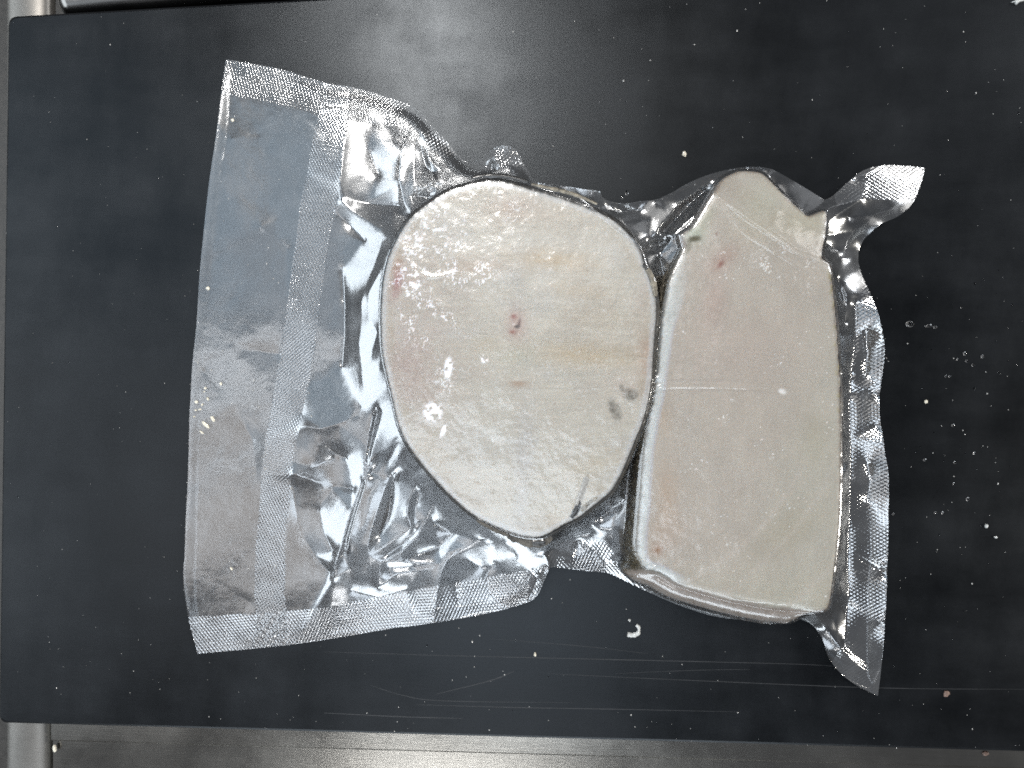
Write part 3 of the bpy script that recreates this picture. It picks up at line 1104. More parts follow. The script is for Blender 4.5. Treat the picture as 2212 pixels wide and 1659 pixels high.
fold((897, 1051, 10.5), (915, 1050, 12), (930, 1042, 16))
fold((930, 1042, 16), (934, 1060, 12), (940, 1078, 11), (924, 1117, 9.5), (902, 1158, 8.5), (868, 1190, 8), (823, 1211, 7.5))
fold((900, 1145, 5.5), (870, 1175, 5), (835, 1200, 5.5))
fold((717, 1253, 7.5), (755, 1228, 6.5), (797, 1203, 8))
fold((797, 1203, 8), (823, 1211, 7.5), (870, 1214, 7), (949, 1217, 7))
fold((823, 1211, 7.5), (820, 1240, 7), (817, 1271, 6), (840, 1252, 6.5), (857, 1238, 6.5), (905, 1232, 6.5), (949, 1217, 7))
fold((840, 1226, 4.8), (890, 1223, 4.2))
fold((760, 1275, 3), (817, 1290, 2.6), (880, 1272, 3))
fold((940, 1130, 4.4), (980, 1150, 4), (950, 1180, 3.4), (900, 1198, 3.6))
fold((961, 1194, 7.5), (998, 1184, 8.5), (1045, 1162, 9.5), (1070, 1160, 14))
fold((996, 1192, 8), (1030, 1180, 8.5), (1065, 1170, 10), (1085, 1165, 14))
fold((996, 1192, 8), (966, 1206, 8), (953, 1236, 8), (946, 1263, 7.5), (940, 1300, 7.4), (934, 1344, 7.2))
fold((996, 1192, 8), (1020, 1215, 5), (1040, 1225, 4))
fold((880, 1278, 3.2), (890, 1320, 4))
fold((985, 1262, 4.0), (990, 1300, 4.2))
fold((1092, 1172, 15), (1112, 1196, 10), (1125, 1219, 9), (1125, 1234, 8), (1118, 1262, 5.6), (1110, 1300, 4.6))
fold((1115, 1196, 11), (1150, 1197, 12), (1178, 1200, 13), (1184, 1212, 12), (1186, 1225, 11))
fold((1070, 1215, 4.4), (1050, 1240, 4), (1060, 1290, 3.6))
fold((1150, 1231, 7), (1143, 1262, 7), (1130, 1295, 5))
fold((1162, 1240, 5), (1152, 1280, 4))
# right of the round steak: lower web
fold((1178, 1180, 18), (1225, 1148, 13), (1264, 1136, 12), (1274, 1133, 12))
fold((1190, 1190, 10), (1230, 1160, 7), (1275, 1150, 7))
fold((1274, 1133, 12), (1299, 1158, 10), (1336, 1195, 10.5), (1373, 1225, 12), (1393, 1233, 17))
fold((1350, 1079, 14), (1324, 1128, 12), (1304, 1142, 12), (1324, 1156, 11), (1361, 1208, 13))
fold((1350, 1079, 14), (1320, 1098, 9), (1290, 1118, 9))
fold((1350, 1079, 14), (1356, 1020, 13), (1372, 985, 15))
fold((1280, 1180, 5), (1300, 1210, 5))
fold((1250, 1170, 3.5), (1240, 1200, 5))
fold((1330, 1210, 4.5), (1400, 1255, 4))
# web between the steaks, upper part
fold((1417, 433, 16), (1408, 470, 15), (1401, 508, 15))
fold((1310, 444, 17), (1350, 440, 15), (1385, 437, 14))
fold((1318, 452, 17), (1345, 458, 13), (1380, 455, 13))
fold((1406, 517, 15), (1419, 499, 16.5), (1445, 468, 17), (1474, 434, 17.5), (1510, 408, 17), (1542, 386, 15))
fold((1430, 505, 10), (1455, 478, 8.5), (1490, 440, 8.5), (1520, 415, 9))
fold((1369, 518, 20), (1398, 522, 15), (1437, 510, 15.5), (1465, 492, 17), (1484, 476, 18), (1510, 455, 18))
fold((1398, 532, 12), (1425, 531, 10), (1445, 520, 12))
fold((1395, 542, 15), (1425, 543, 13))
fold((1484, 476, 18), (1450, 515, 17.5), (1422, 547, 14))
fold((1425, 560, 12), (1432, 600, 10), (1424, 640, 13), (1421, 680, 17))
# right steak's flap
fold((1658, 382, 13), (1668, 447, 14), (1684, 521, 15.5))
fold((1672, 400, 10), (1690, 460, 9.5), (1700, 520, 11))
fold((1716, 540, 14), (1750, 500, 13), (1794, 447, 12))
fold((1794, 447, 12), (1830, 437, 11), (1862, 430, 11), (1870, 400, 10))
fold((1716, 540, 14), (1755, 508, 12), (1800, 470, 11), (1862, 430, 11))
fold((1755, 508, 12), (1800, 508, 8), (1850, 500, 6))
fold((1755, 508, 12), (1790, 530, 8), (1810, 545, 6))
fold((1755, 508, 12), (1752, 530, 13), (1760, 548, 14))
fold((1862, 431, 10), (1920, 432, 8), (1972, 433, 6))
fold((1840, 385, 11), (1868, 375, 11), (1900, 365, 8))
fold((1830, 470, 6), (1880, 465, 7), (1930, 450, 7.5))
# right side pockets
fold((1823, 622, 9), (1830, 640, 9.5), (1826, 668, 10), (1812, 690, 12))
fold((1806, 600, 8), (1820, 650, 5), (1822, 700, 6))
fold((1812, 690, 12), (1820, 705, 9), (1842, 715, 6.5), (1842, 740, 6))
fold((1816, 764, 15), (1830, 760, 8), (1846, 756, 5))
fold((1816, 764, 15), (1825, 790, 9), (1836, 820, 5))
fold((1846, 656, 5), (1846, 713, 5), (1833, 826, 3.5), (1831, 880, 3.5), (1833, 939, 4), (1833, 1036, 4), (1829, 1165, 3), (1828, 1230, 3), (1829, 1300, 3), (1823, 1391, 5))
fold((1868, 720, 4.5), (1872, 760, 5.5), (1868, 810, 3.6))
fold((1835, 848, 4), (1900, 852, 4.4))
fold((1816, 985, 13), (1826, 998, 9), (1834, 1012, 8), (1834, 1036, 7), (1822, 1075, 9), (1836, 1086, 5))
fold((1816, 1130, 13), (1828, 1162, 9), (1826, 1220, 8), (1813, 1262, 9), (1796, 1291, 12))
fold((1796, 1291, 12), (1830, 1288, 6), (1835, 1300, 5))
fold((1796, 1296, 10), (1800, 1340, 6), (1806, 1360, 6), (1820, 1403, 8.5))
fold((1762, 1326, 12), (1785, 1360, 7), (1820, 1403, 8.5))
fold((1820, 1403, 8.5), (1850, 1435, 5.5), (1890, 1470, 3))
fold((1820, 1403, 8.5), (1860, 1380, 5), (1905, 1345, 5))
fold((1820, 1403, 8.5), (1810, 1420, 6), (1800, 1425, 7))
fold((1825, 1398, 6), (1870, 1430, 3.4), (1898, 1440, 3.6))
fold((1870, 1000, 3), (1880, 1040, 5), (1870, 1080, 3))
fold((1850, 940, 5.5), (1900, 915, 4.0))
fold((1850, 1200, 4.6), (1900, 1230, 2.8))
fold((1860, 570, 3.4), (1840, 560, 6), (1815, 560, 7))
# top seal, where it stands up behind the steak
fold((908, 243, 7), (915, 290, 12), (926, 345, 13), (960, 372, 12), (1000, 383, 12))
fold((962, 371, 11), (940, 385, 14), (930, 395, 16))
fold((1061, 341, 15), (1049, 360, 11), (1040, 380, 13))
fold((1068, 345, 16), (1076, 362, 13), (1084, 378, 15))
fold((1064, 352, 8), (1064, 376, 8))
fold((1066, 321, 12), (1064, 340, 16))
fold((905, 410, 14), (940, 400, 12), (975, 402, 14))
fold((897, 425, 10), (930, 428, 9), (915, 440, 13))

HG = 0.0004
lo = bagW[:, :2].min(0) - 0.004
hi = bagW[:, :2].max(0) + 0.004
GX, GY = np.meshgrid(np.arange(lo[0], hi[0], HG), np.arange(lo[1], hi[1], HG))

verts, hts, edges = [], [], []


def addnode(u, v, z):
    x, y = P(u, v, z)
    verts.append((float(x), float(y)))
    hts.append(float(z))
    return len(verts) - 1


prev = first = None
for p in bagP[::2]:
    i = addnode(*p)
    if prev is not None:
        edges.append((prev, i))
    else:
        first = i
    prev = i
edges.append((prev, first))
for f in F_:
    prev = None
    for p in f:
        i = addnode(*p)
        if prev is not None:
            edges.append((prev, i))
        prev = i
rs = np.random.RandomState(5)


def rim_nodes(poly, z, step, skip=None, out=1.6):
    n = len(poly)
    tx = np.roll(poly[:, 0], -1) - np.roll(poly[:, 0], 1)
    ty = np.roll(poly[:, 1], -1) - np.roll(poly[:, 1], 1)
    L = np.hypot(tx, ty)
    area = np.sum(poly[:, 0] * np.roll(poly[:, 1], -1) - np.roll(poly[:, 0], -1) * poly[:, 1])
    s = 1 if area > 0 else -1
    for i in range(0, n, step):
        x = poly[i, 0] + s * ty[i] / L[i] * out * MM
        y = poly[i, 1] - s * tx[i] / L[i] * out * MM
        zz = z - (rs.uniform(7, 12) if (poly is polyR and x < cR[0]) else rs.uniform(3.0, 8))
        zz -= float(flap_drop(x, y)) if poly is polyQ else 0
        if inpoly(np.array([x]), np.array([y]), bagW)[0]:
            verts.append((float(x), float(y)))
            hts.append(float(max(zz, 3)))
        xi = poly[i, 0] - s * ty[i] / L[i] * 4 * MM
        yi = poly[i, 1] + s * tx[i] / L[i] * 4 * MM
        verts.append((float(xi), float(yi)))
        hts.append(float(max(z - 3 - (float(flap_drop(xi, yi)) if poly is polyQ else 0), 3)))


rim_nodes(polyR, ZR, 5)
rim_nodes(polyQ, ZQ, 5)
for c, z in ((cR, ZR - 3), (cQ, ZQ - 3)):
    verts.append((float(c[0]), float(c[1])))
    hts.append(z)
ov, oe, of, orig_v, _, _ = delaunay_2d_cdt([Vector(v) for v in verts], edges, [], 0, 1e-6)
Hn = np.full(len(ov), np.nan)
for i, src in enumerate(orig_v):
    if len(src):
        Hn[i] = np.mean([hts[j] for j in src])
nb = [[] for _ in ov]
for a, b in oe:
    nb[a].append(b)
    nb[b].append(a)
for _ in range(4):
    for i in np.where(np.isnan(Hn))[0]:
        k = [(Hn[j], 1 / ((ov[i] - ov[j]).length + 1e-6)) for j in nb[i] if not np.isnan(Hn[j])]
        if k:
            Hn[i] = sum(a * b for a, b in k) / sum(b for a, b in k)
Hn = np.nan_to_num(Hn, nan=3.0)
HB = np.full(GX.shape, 1.0)
ny_, nx_ = GX.shape
for f in of:
    for q in range(1, len(f) - 1):
        a, b, c = f[0], f[q], f[q + 1]
        A, B, C = ov[a], ov[b], ov[c]
        x0, x1 = min(A.x, B.x, C.x), max(A.x, B.x, C.x)
        y0_, y1_ = min(A.y, B.y, C.y), max(A.y, B.y, C.y)
        i0, i1 = max(int((x0 - lo[0]) / HG), 0), min(int((x1 - lo[0]) / HG) + 2, nx_)
        j0, j1 = max(int((y0_ - lo[1]) / HG), 0), min(int((y1_ - lo[1]) / HG) + 2, ny_)
        if i1 <= i0 or j1 <= j0:
            continue
        X, Y = GX[j0:j1, i0:i1], GY[j0:j1, i0:i1]
        det = (B.y - C.y) * (A.x - C.x) + (C.x - B.x) * (A.y - C.y)
        if abs(det) < 1e-14:
            continue
        w1 = ((B.y - C.y) * (X - C.x) + (C.x - B.x) * (Y - C.y)) / det
        w2 = ((C.y - A.y) * (X - C.x) + (A.x - C.x) * (Y - C.y)) / det
        w3 = 1 - w1 - w2
        e = -1e-4
        m = (w1 >= e) & (w2 >= e) & (w3 >= e)
        Z = w1 * Hn[a] + w2 * Hn[b] + w3 * Hn[c]
        HB[j0:j1, i0:i1][m] = Z[m]
sdB, bnx, bny = signed(GX, GY, bagW)
sdB = sdB / MM
HB = np.where(sdB < 0.3, NEAR_Z, HB)
free = sstep(0, 6, sdB)
# the folds and the rim hold their height and the film between them is pulled taut into curved panels
fix = np.zeros(GX.shape, bool)
used_e = {(min(a, b), max(a, b)) for a, b in [(a, b) for a, b in oe]}
src_pts = []
for (a, b) in edges:
    xa, ya, za = verts[a][0], verts[a][1], hts[a]
    xb, yb, zb_ = verts[b][0], verts[b][1], hts[b]
    n_s = int(math.hypot(xb - xa, yb - ya) / HG * 2) + 2
    tt = np.linspace(0, 1, n_s)
    src_pts.append(np.stack([xa + (xb - xa) * tt, ya + (yb - ya) * tt], 1))
src_pts = np.concatenate(src_pts)
ii = np.clip(np.round((src_pts[:, 0] - lo[0]) / HG).astype(int), 0, nx_ - 1)
jj = np.clip(np.round((src_pts[:, 1] - lo[1]) / HG).astype(int), 0, ny_ - 1)
fix[jj, ii] = True
fix |= sdB < 0.3
inR = inpoly(GX, GY, fastR) | inpoly(GX, GY, fastQ)
fix |= inR
H0 = HB.copy()
for sg in (9, 9, 7, 7, 5, 5, 4, 4, 3, 3, 2, 2, 1.5, 1.5, 1.2, 1.2):
    HB = blur(HB, sg)
    HB[fix] = H0[fix]
HB = 0.30 * blur(H0, 1.4) + 0.70 * HB
HB = 0.55 * blur(HB, 0.9) + 0.45 * blur(HB, 4.0)
HB += free * (0.8 * fbm(GX * 34, GY * 34, 201, 2) + 0.07 * fbm(GX * 170, GY * 170, 211, 2))
fR, sR = HR(GX, GY, 1.0, 2.6, fastR)
fQ, sQ = HQ(GX, GY, 1.0, 2.6, fastQ)
lump = 0.22 * fbm(GX * 260, GY * 260, 221, 3) + 0.035 * sstep(0.12, 0.3, fbm(GX * 620, GY * 620, 231, 2)) * (sR > 1)
fR, fQ = fR + 0.4 + lump, fQ + 0.4 + lump
HS = np.maximum(np.where(sR > -2.6, fR, 0), np.where(sQ > -9, fQ, 0))
k = 0.8
d = np.clip(0.5 + 0.5 * (HS - HB) / k, 0, 1)
H = HB * (1 - d) + HS * d + k * d * (1 - d) * 0.5
gu0, gv0 = UV(GX, GY, 0.01)
belly = (sQ > -9) & (HS > HB - 0.4) & ((gv0 > 1222) | (gu0 < 1450))
contact = 0.75 * blur(belly.astype(float), 1.5)
contact = np.maximum(contact, blur(sstep(-0.3, 0.9, HS - HB) * ((sR > 1.0) | (sQ > 1.0)), 1.0))


def ridge(pts, amp, w, k=6):
    """fine pleat of the film on top of what is there"""
    global H
    p = smooth(pts, False, k)
    x, y = P(p[:, 0], p[:, 1], 20)
    best = np.full(GX.shape, 1e9)
    para = np.zeros(GX.shape)
    n = len(x)
    for i in range(n - 1):
        ex, ey = x[i + 1] - x[i], y[i + 1] - y[i]
        L = ex * ex + ey * ey + 1e-18
        t = np.clip(((GX - x[i]) * ex + (GY - y[i]) * ey) / L, 0, 1)
        dd = (GX - x[i] - t * ex) ** 2 + (GY - y[i] - t * ey) ** 2
        m = dd < best
        best = np.where(m, dd, best)
        para = np.where(m, (i + t) / (n - 1), para)
    H += amp * np.exp(-(np.sqrt(best) / MM / w) ** 1.6) * np.sin(np.pi * np.clip(para, 0.02, 0.98)) ** 0.5


ridge([(1408, 852), (1420, 840), (1440, 836), (1510, 835), (1600, 837), (1655, 841)], 1.0, 0.75)
ridge([(1400, 818), (1500, 816), (1610, 814)], 0.35, 0.9)
ridge([(1555, 431), (1623, 482), (1687, 524), (1720, 547), (1787, 569)], 1.1, 0.8)
ridge([(1560, 440), (1600, 500), (1660, 540), (1740, 590)], 0.4, 0.8)
ridge([(1145, 405), (1200, 420), (1260, 440), (1300, 470), (1350, 510)], 0.7, 0.9)
ridge([(1300, 452), (1330, 490), (1372, 524), (1395, 560)], 0.7, 0.8)
ridge([(1384, 900), (1400, 860), (1410, 800), (1412, 740)], 0.4, 0.8)
ridge([(1375, 1200), (1392, 1228), (1410, 1222), (1404, 1206)], 0.8, 0.8)
ridge([(1268, 1020), (1254, 1060), (1238, 1100)], 0.5, 0.8)
ridge([(1560, 1296), (1620, 1296), (1700, 1302), (1760, 1292), (1780, 1312)], 0.4, 1.5)
ridge([(905, 815), (930, 850), (945, 875)], 0.35, 0.7)
ridge([(880, 560), (930, 600), (990, 590)], 0.3, 0.9)
H += free * 0.0
H = np.maximum(H, 0.7)


TOPS = [(470, 110), (699, 165), (920, 210), (1180, 290), (1180, 396), (1091, 376), (1062, 338), (1030, 380), (996, 381), (962, 371), (934, 349), (917, 324), (902, 283),
        (880, 278), (806, 268), (751, 261), (751, 240), (682, 247), (632, 234), (558, 216), (470, 197)]
LEFTS = [(699, 170), (692, 234), (677, 298), (664, 370), (647, 457), (640, 519), (632, 568), (620, 667), (607, 766), (595, 829), (583, 895), (575, 940),
         (565, 1026), (560, 1113), (553, 1188), (550, 1287), (555, 1328), (543, 1420), (622, 1410), (617, 1320), (614, 1287), (616, 1150),
         (622, 1088), (632, 1014), (642, 927), (652, 900), (664, 836), (679, 766), (684, 704), (694, 630), (704, 556), (709, 519), (724, 457),
         (731, 390), (741, 320), (751, 263), (760, 170)]
BOTS = [(390, 1335), (483, 1328), (552, 1326), (617, 1320), (706, 1313), (781, 1296), (880, 1278), (933, 1268), (952, 1264), (1027, 1253), (1088, 1240),
        (1151, 1231), (1183, 1221), (1188, 1171), (1238, 1166), (1275, 1167), (1305, 1171), (1330, 1200), (1370, 1232), (1420, 1300), (1100, 1400), (400, 1440)]
RIGS = [(1858, 300), (1830, 380), (1800, 415), (1808, 445), (1861, 431), (1985, 431), (1900, 560), (1846, 656), (1846, 713), (1833, 826), (1833, 939), (1833, 1036), (1829, 1165), (1829, 1300),
        (1823, 1391), (1790, 1440), (1820, 1540), (2020, 1540), (2020, 300)]
gu, gv = UV(GX, GY, H * MM)
for pl, ang, asp, amp in ((BOTS, 8, 0.62, 0.17), (RIGS, 92, 0.62, 0.12), (TOPS, -16, 0.62, 0.17), (LEFTS, -12, 0.8, 0.17)):
    m_ = blur(inpoly(gu, gv, pl).astype(float), 0.8)
    ca, sa_ = math.cos(R(ang)), math.sin(R(ang))
    xr, yr = GX * ca + GY * sa_, -GX * sa_ + GY * ca
    wob = 0.25 * MM * fbm(GX * 60, GY * 60, 401, 2)
    kk = 2 * math.pi / 0.00165
    H += m_ * amp * 0.5 * (np.sin(kk * (xr + asp * yr + wob)) + np.sin(kk * (xr - asp * yr + wob))) * (1 + 0.8 * fbm(GX * 90, GY * 90, 411, 2))


def bilin(x, y):
    fx = np.clip((x - lo[0]) / HG, 0, nx_ - 2)
    fy = np.clip((y - lo[1]) / HG, 0, ny_ - 2)
    i, j = np.floor(fx).astype(int), np.floor(fy).astype(int)
    a, b = fx - i, fy - j
    return (H[j, i] * (1 - a) + H[j, i + 1] * a) * (1 - b) + (H[j + 1, i] * (1 - a) + H[j + 1, i + 1] * a) * b


# snap the border of the grid onto the outline
VX, VY = GX.copy(), GY.copy()
band = sdB < 0.12 * HG / MM
VX[band], VY[band] = bnx[band], bny[band]
keep = sdB > -1.45 * HG / MM
bag = empty("vacuum_bag", (float(bagW[:, 0].mean()), float(bagW[:, 1].mean()), 0))
tag(bag, "clear plastic vacuum bag with embossed seams, shrunk tight around two frozen fish steaks", "vacuum bag")

uu, vv = UV(VX, VY, H * MM)
Q = grid_quads(nx_, ny_, keep)
Q = Q[(~band.ravel()[Q]).any(1)]
qu = uu.ravel()[Q].mean(1)
qv = vv.ravel()[Q].mean(1)
reg = np.zeros(len(Q), int)
for n_, pl in ((1, BOTS), (2, RIGS), (3, TOPS), (4, LEFTS)):
    reg[inpoly(qu, qv, pl)] = n_
flat = (qu > 1795) & (qv > 445) & (qv < 656) & (reg == 2) & False
allV = np.stack([VX, VY, H * MM], -1).reshape(-1, 3)
att = {"contact": contact.ravel()}
V_, Q_, A_, _ = pick(allV, Q[reg == 0], att)
add("top_film", quadmesh("top_film", V_, Q_, A_), M_FILM, bag)
seal_m = {1: film_material("embossed_seal_bottom", 8, 0.30, 0.10), 2: film_material("embossed_seal_right", 46, 0.26, 0.10),
          3: film_material("embossed_seal_top", 344, 0.12, 0.12), 4: film_material("embossed_seal_long", 78, 0.22, 0.12)}
for n_ in (1, 2, 3, 4):
    V_, Q_, A_, _ = pick(allV, Q[reg == n_], att)
    add("seal_strip", quadmesh("seal_strip", V_, Q_, A_), seal_m[n_], bag)
# lower film, close to the board
sub = 3
X2, Y2 = GX[::sub, ::sub].copy(), GY[::sub, ::sub].copy()
sd2 = sdB[::sub, ::sub]
Hs = H[::sub, ::sub]
b2 = sd2 < 0.1 * HG * sub / MM
X2[b2], Y2[b2] = bnx[::sub, ::sub][b2], bny[::sub, ::sub][b2]
edge = sstep(5, 0, sd2)
bh = 0.35 + 0.5 * np.abs(fbm(X2 * 60, Y2 * 60, 301, 3)) * 2
Z2 = np.minimum(bh * (1 - edge) + np.maximum(Hs - 0.35, 0.3) * edge, np.maximum(Hs - 0.35, 0.25))
V2 = np.stack([X2, Y2, Z2 * MM], -1).reshape(-1, 3)
Q2 = grid_quads(X2.shape[1], X2.shape[0], sd2 > -1.45 * HG * sub / MM)
Q2 = Q2[(~b2.ravel()[Q2]).any(1)]
V_, Q_, A_, _ = pick(V2, Q2, {"contact": np.zeros(len(V2))})
add("bottom_film", quadmesh("bottom_film", V_, Q_, A_), M_BACK, bag)


# ------------------------------------------------------------------ scraps, crumbs and water
def lumpmesh(name, rx, ry, h, seed, n=12, rings=4, jag=0.35, flat=False):
    """irregular low lump, sizes in mm"""
    rs_ = np.random.RandomState(seed)
    rad = 1 + jag * (rs_.rand(n) - 0.5) * 2
    rad = (rad + np.roll(rad, 1) * 0.5) / 1.5
    V, Fc = [], []
    for k in range(rings):
        t = k / rings
        s = math.cos(t * math.pi / 2) ** 0.5
        z = h * math.sin(t * math.pi / 2)
        for i in range(n):
            a = 2 * math.pi * i / n
            V.append((rx * s * rad[i] * math.cos(a) * MM, ry * s * rad[i] * math.sin(a) * MM, (z + (0 if k == 0 or jag == 0 else h * 0.15 * rs_.randn())) * MM))
    V.append((0, 0, h * MM))
    V.append((0, 0, 0))
    for k in range(rings - 1):
        for i in range(n):
            j = (i + 1) % n
            Fc.append((k * n + i, k * n + j, (k + 1) * n + j, (k + 1) * n + i))
    for i in range(n):
        j = (i + 1) % n
        Fc.append(((rings - 1) * n + i, (rings - 1) * n + j, rings * n))
        Fc.append((j, i, rings * n + 1))
    return pymesh(name, V, Fc)


def put(name, u, v, z, rx, ry, h, rot, mat, label, cat, seed, group=None, jag=0.35, n=12):
    o = add(name, lumpmesh(name, rx * 0.19, ry * 0.19, h, seed, n=n, jag=jag), mat)
    x, y = P(u, v, z)
    o.location = (float(x), float(y), z * MM)
    o.rotation_euler = (0, 0, R(rot))
    tag(o, label, cat, group)
    return o


put("crumb", 2130, 1137, 0.02, 7, 5, 1.2, 60, M_WHITE, "white angular crumb alone on the dark right side of the board", "crumb", 1, jag=0.6, n=7)
put("crumb", 1156, 1413, 0.02, 3.4, 6, 1.2, 0, M_CRUMB, "small cream crumb lying on the long scratch below the bag", "crumb", 2)
put("crumb", 1360, 1340, 0.02, 3, 4, 1.0, 20, M_WHITE, "tiny pale crumb just above the hooked white scrap", "crumb", 3)
put("crumb", 1478, 334, 0.02, 5, 7, 1.2, 10, M_CRUMB, "beige crumb on the board above the gap between the steaks", "crumb", 4)
put("crumb", 2000, 868, 0.02, 4, 5, 1.0, 0, M_CRUMB, "cream crumb on the wet patch right of the bag", "crumb", 5)
put("crumb", 2150, 1160, 0.02, 3.5, 3, 0.9, 0, M_WHITE, "tiny white crumb just below right of the angular white one", "crumb", 6)
put("flake", 2045, 1500, 0.02, 6, 9, 0.8, -30, M_BROWN, "brown flake near the lower right corner of the board", "flake", 7, jag=0.6, n=9)
put("flake", 2127, 1629, -23.0, 8, 5, 0.8, 10, M_BROWN, "brown flake at the lower edge of the board by the steel", "flake", 8, jag=0.6, n=9)
put("flake", 108 + 110, 2424, 0, 1, 1, 0.1, 0, M_BROWN, None, None, 9) if False else None
put("scrap", 2196, 4, 0.02, 12, 5, 1.4, 10, M_WHITE, "glistening white scrap at the upper right corner of the board", "scrap", 10, jag=0.7, n=15)
put("scrap", 217 / 1.823, 1681 * 0 + (2424 + 1440 / 2.765) / 1.823, -23.2, 7, 9, 1.0, 0, M_CRUMB, "cream scrap on the steel ledge under the lower left of the board", "scrap", 11)
# hooked scrap
sx, sy = P(1368, 1366, 0)
hk = bpy.data.objects.new("tmp", None) if False else None
V, Fc = [], []
path = smooth([(1355, 1370), (1366, 1372), (1378, 1368), (1380, 1356), (1374, 1350)], False, 5)
px_, py_ = P(path[:, 0], path[:, 1], 0)
for i in range(len(px_)):
    w = (1.1 if i < 12 else 0.7) * random.uniform(0.8, 1.2) * MM
    j = min(i + 1, len(px_) - 1)
    k0 = max(i - 1, 0)
    dx, dy = px_[j] - px_[k0], py_[j] - py_[k0]
    L = math.hypot(dx, dy)
    nx1, ny1 = -dy / L, dx / L
    for a in range(6):
        t = math.pi * a / 5
        V.append((px_[i] - sx + nx1 * w * math.cos(t), py_[i] - sy + ny1 * w * math.cos(t), (0.1 * MM + w * 0.8 * math.sin(t))))
for i in range(len(px_) - 1):
    for a in range(5):
        q = i * 6 + a
        Fc.append((q, q + 1, q + 7, q + 6))
Fc.append(tuple(range(6)))
Fc.append(tuple(range(len(px_) * 6 - 1, len(px_) * 6 - 7, -1)))
hook = add("scrap", pymesh("scrap", V, Fc), M_WHITE)
hook.location = (float(sx), float(sy), 0)
tag(hook, "hooked white scrap on the board below the thick steak", "scrap")

# pale scales stuck on the bag's left margin
sc = [(445, 918, 16, 6, -42, "largest cream fish scale, a long leaf on the bag's left margin"),
      (459, 905, 12, 5, -60, "pale scale overlapping the upper end of the largest leaf-shaped one"),
      (436, 934, 8, 3, -30, "narrow pale sliver at the lower end of the leaf-shaped scale"),
      (424, 868, 7, 5, 10, "cream scale on the bag's left edge just above the leaf-shaped scale"),
      (437, 874, 5, 4, 40, None), (432, 884, 6, 3, 0, None), (449, 862, 4, 6, 20, None), (423, 886, 4, 3, 0, None),
      (444, 839, 5, 4, 10, None), (477, 829, 4, 5, 0, "small white scale alone in the dark patch of the bag's left margin"),
      (441, 846, 4, 2, 30, None), (449, 622, 8, 6, 0, "cream scale on the bag's left edge at the height of the blood spot"),
      (502, 260, 6, 5, 30, "cream scale in the upper left corner of the bag"),
      (420, 900, 4, 3, 0, None), (500, 1228, 6, 4, -50, "small pale scale low on the bag's left margin")]
for i, (u, v, rx, ry, rot, lab) in enumerate(sc):
    x, y = P(u, v, 2)
    z = float(bilin(np.array([x]), np.array([y]))[0]) + 0.12
    put("fish_scale", u, v, z, rx * 0.8, ry * 0.8, 0.35, rot, M_CRUMB, lab or "tiny cream scale in the cluster on the bag's left edge", "fish scale", 30 + i,
        group="pale fish scales stuck on the left of the bag", jag=0.4, n=10)

drops = [(1965, 700, 13, 9, "largest water drop, right of the bag's right seam"), (2006, 704, 12, 4, "long flat water drop right of the largest drop"),
         (2020, 707, 6, 4, "small drop touching the right end of the long flat drop"), (1354, 417, 5, 9, "tall narrow water drop above the film between the steaks"),
         (1344, 426, 5, 6, "drop just left of the tall narrow one above the film"), (2084, 764, 5, 6, None), (2122, 770, 5, 5, None), (2088, 780, 4, 4, None),
         (2068, 776, 3, 3, None), (2101, 789, 4, 4, None), (2043, 813, 3.5, 3.5, None), (2051, 813, 3.5, 3.5, None), (2059, 919, 6, 4, "lone drop right of the middle of the bag"),
         (2062, 999, 4, 4, None), (2090, 1078, 5, 5, None), (1998, 994, 6, 4, None), (1930, 1110, 5, 3, None), (2020, 1108, 4, 4, None), (2036, 1108, 4, 4, None),
         (2104, 979, 4, 4, None), (2060, 1045, 3.5, 3.5, None), (1968, 708, 3, 3, None)]
for i, (u, v, rx, ry, lab) in enumerate(drops[:-1]):
    put("water_drop", u, v, 0.02, rx * 0.8, ry * 0.8, 0.25 + 0.07 * min(rx, ry), random.uniform(-15, 15) if rx != ry else 0, M_WATER,
        lab or "small clear water drop on the black board right of the bag", "water drop", 60 + i, group="water drops on the black board", jag=0.08, n=14)


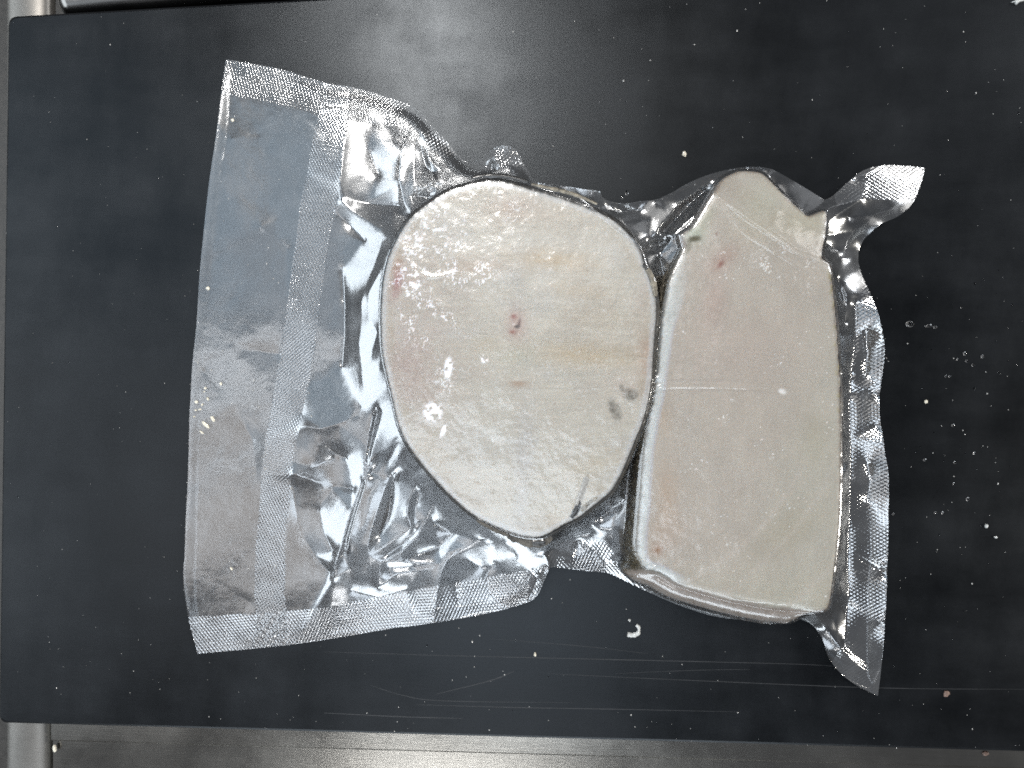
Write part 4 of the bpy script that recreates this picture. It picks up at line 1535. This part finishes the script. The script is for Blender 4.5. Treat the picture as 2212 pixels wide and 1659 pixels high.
# countless specks: tiny drops and grains
def specks(name, n, seed, mat, size, region, zf=lambda x, y: 0.0 * x, flatn=0.6):
    rs_ = np.random.RandomState(seed)
    V, Fc = [], []
    k = 0
    while k < n:
        u, v = rs_.uniform(-60, 2280), rs_.uniform(-40, 1680)
        if rs_.rand() > region(u, v):
            continue
        x, y = P(u, v, 0)
        s = size * MM * (0.5 + rs_.exponential(0.45))
        s = min(s, size * MM * 2.4)
        z = float(zf(x, y)) * MM
        b = len(V)
        a0 = rs_.rand() * 6.28
        el = rs_.uniform(0.7, 1.7)
        for i in range(6):
            a = a0 + i * math.pi / 3
            r_ = s * rs_.uniform(0.8, 1.2)
            V.append((x + r_ * math.cos(a), y + r_ * el * math.sin(a), z + 0.02 * MM))
        for i in range(6):
            a = a0 + i * math.pi / 3
            V.append((x + 0.6 * s * math.cos(a), y + 0.6 * s * el * math.sin(a), z + s * flatn))
        V.append((x, y, z + s * flatn * 1.3))
        for i in range(6):
            j = (i + 1) % 6
            Fc.append((b + i, b + j, b + 6 + j, b + 6 + i))
            Fc.append((b + 6 + i, b + 6 + j, b + 12))
        k += 1
    o = add(name, pymesh(name, V, Fc), mat)
    return o


bq = [tuple(q) for q in quad]


def onboard(u, v):
    x, y = P(u, v, 0)
    p = np.array([x]), np.array([y])
    if not inpoly(*p, bq)[0]:
        return 0
    if inpoly(*p, bagW)[0]:
        return 0
    return 1


def reg_all(u, v):
    return onboard(u, v) * (0.55 + 0.45 * (v > 1300) + (0.3 if u > 1900 else 0)) * 0.8


M_GRAIN = simple("wet_grain", (0.33, 0.325, 0.31), 0.25, var=0.4, scale=900, coat=1.0)
o = specks("salt_like_specks", 420, 3, M_GRAIN, 0.15, reg_all)
o.name = "speck_cover"
tag(o, "countless tiny pale specks scattered over the black board", "specks", kind="stuff")
o = specks("bead_cover", 130, 4, M_WATER, 0.19, lambda u, v: onboard(u, v) * (1.0 if 1930 < u < 2190 and 560 < v < 1400 else 0.12))
tag(o, "countless tiny water beads on the black board", "water beads", kind="stuff")


def onbag(u, v):
    x, y = P(u, v, 2)
    if not inpoly(np.array([x]), np.array([y]), bagW)[0]:
        return 0
    return (0.9 if u < 640 else 0.15 if u < 830 else 0.0) * (1.0 if v > 700 else 0.35)


o = specks("grain_cover", 240, 5, M_GRAIN, 0.19, onbag, zf=lambda x, y: float(bilin(np.array([x]), np.array([y]))[0]) + 0.05)
tag(o, "countless tiny pale grains stuck on the left margin of the bag", "grains", kind="stuff")
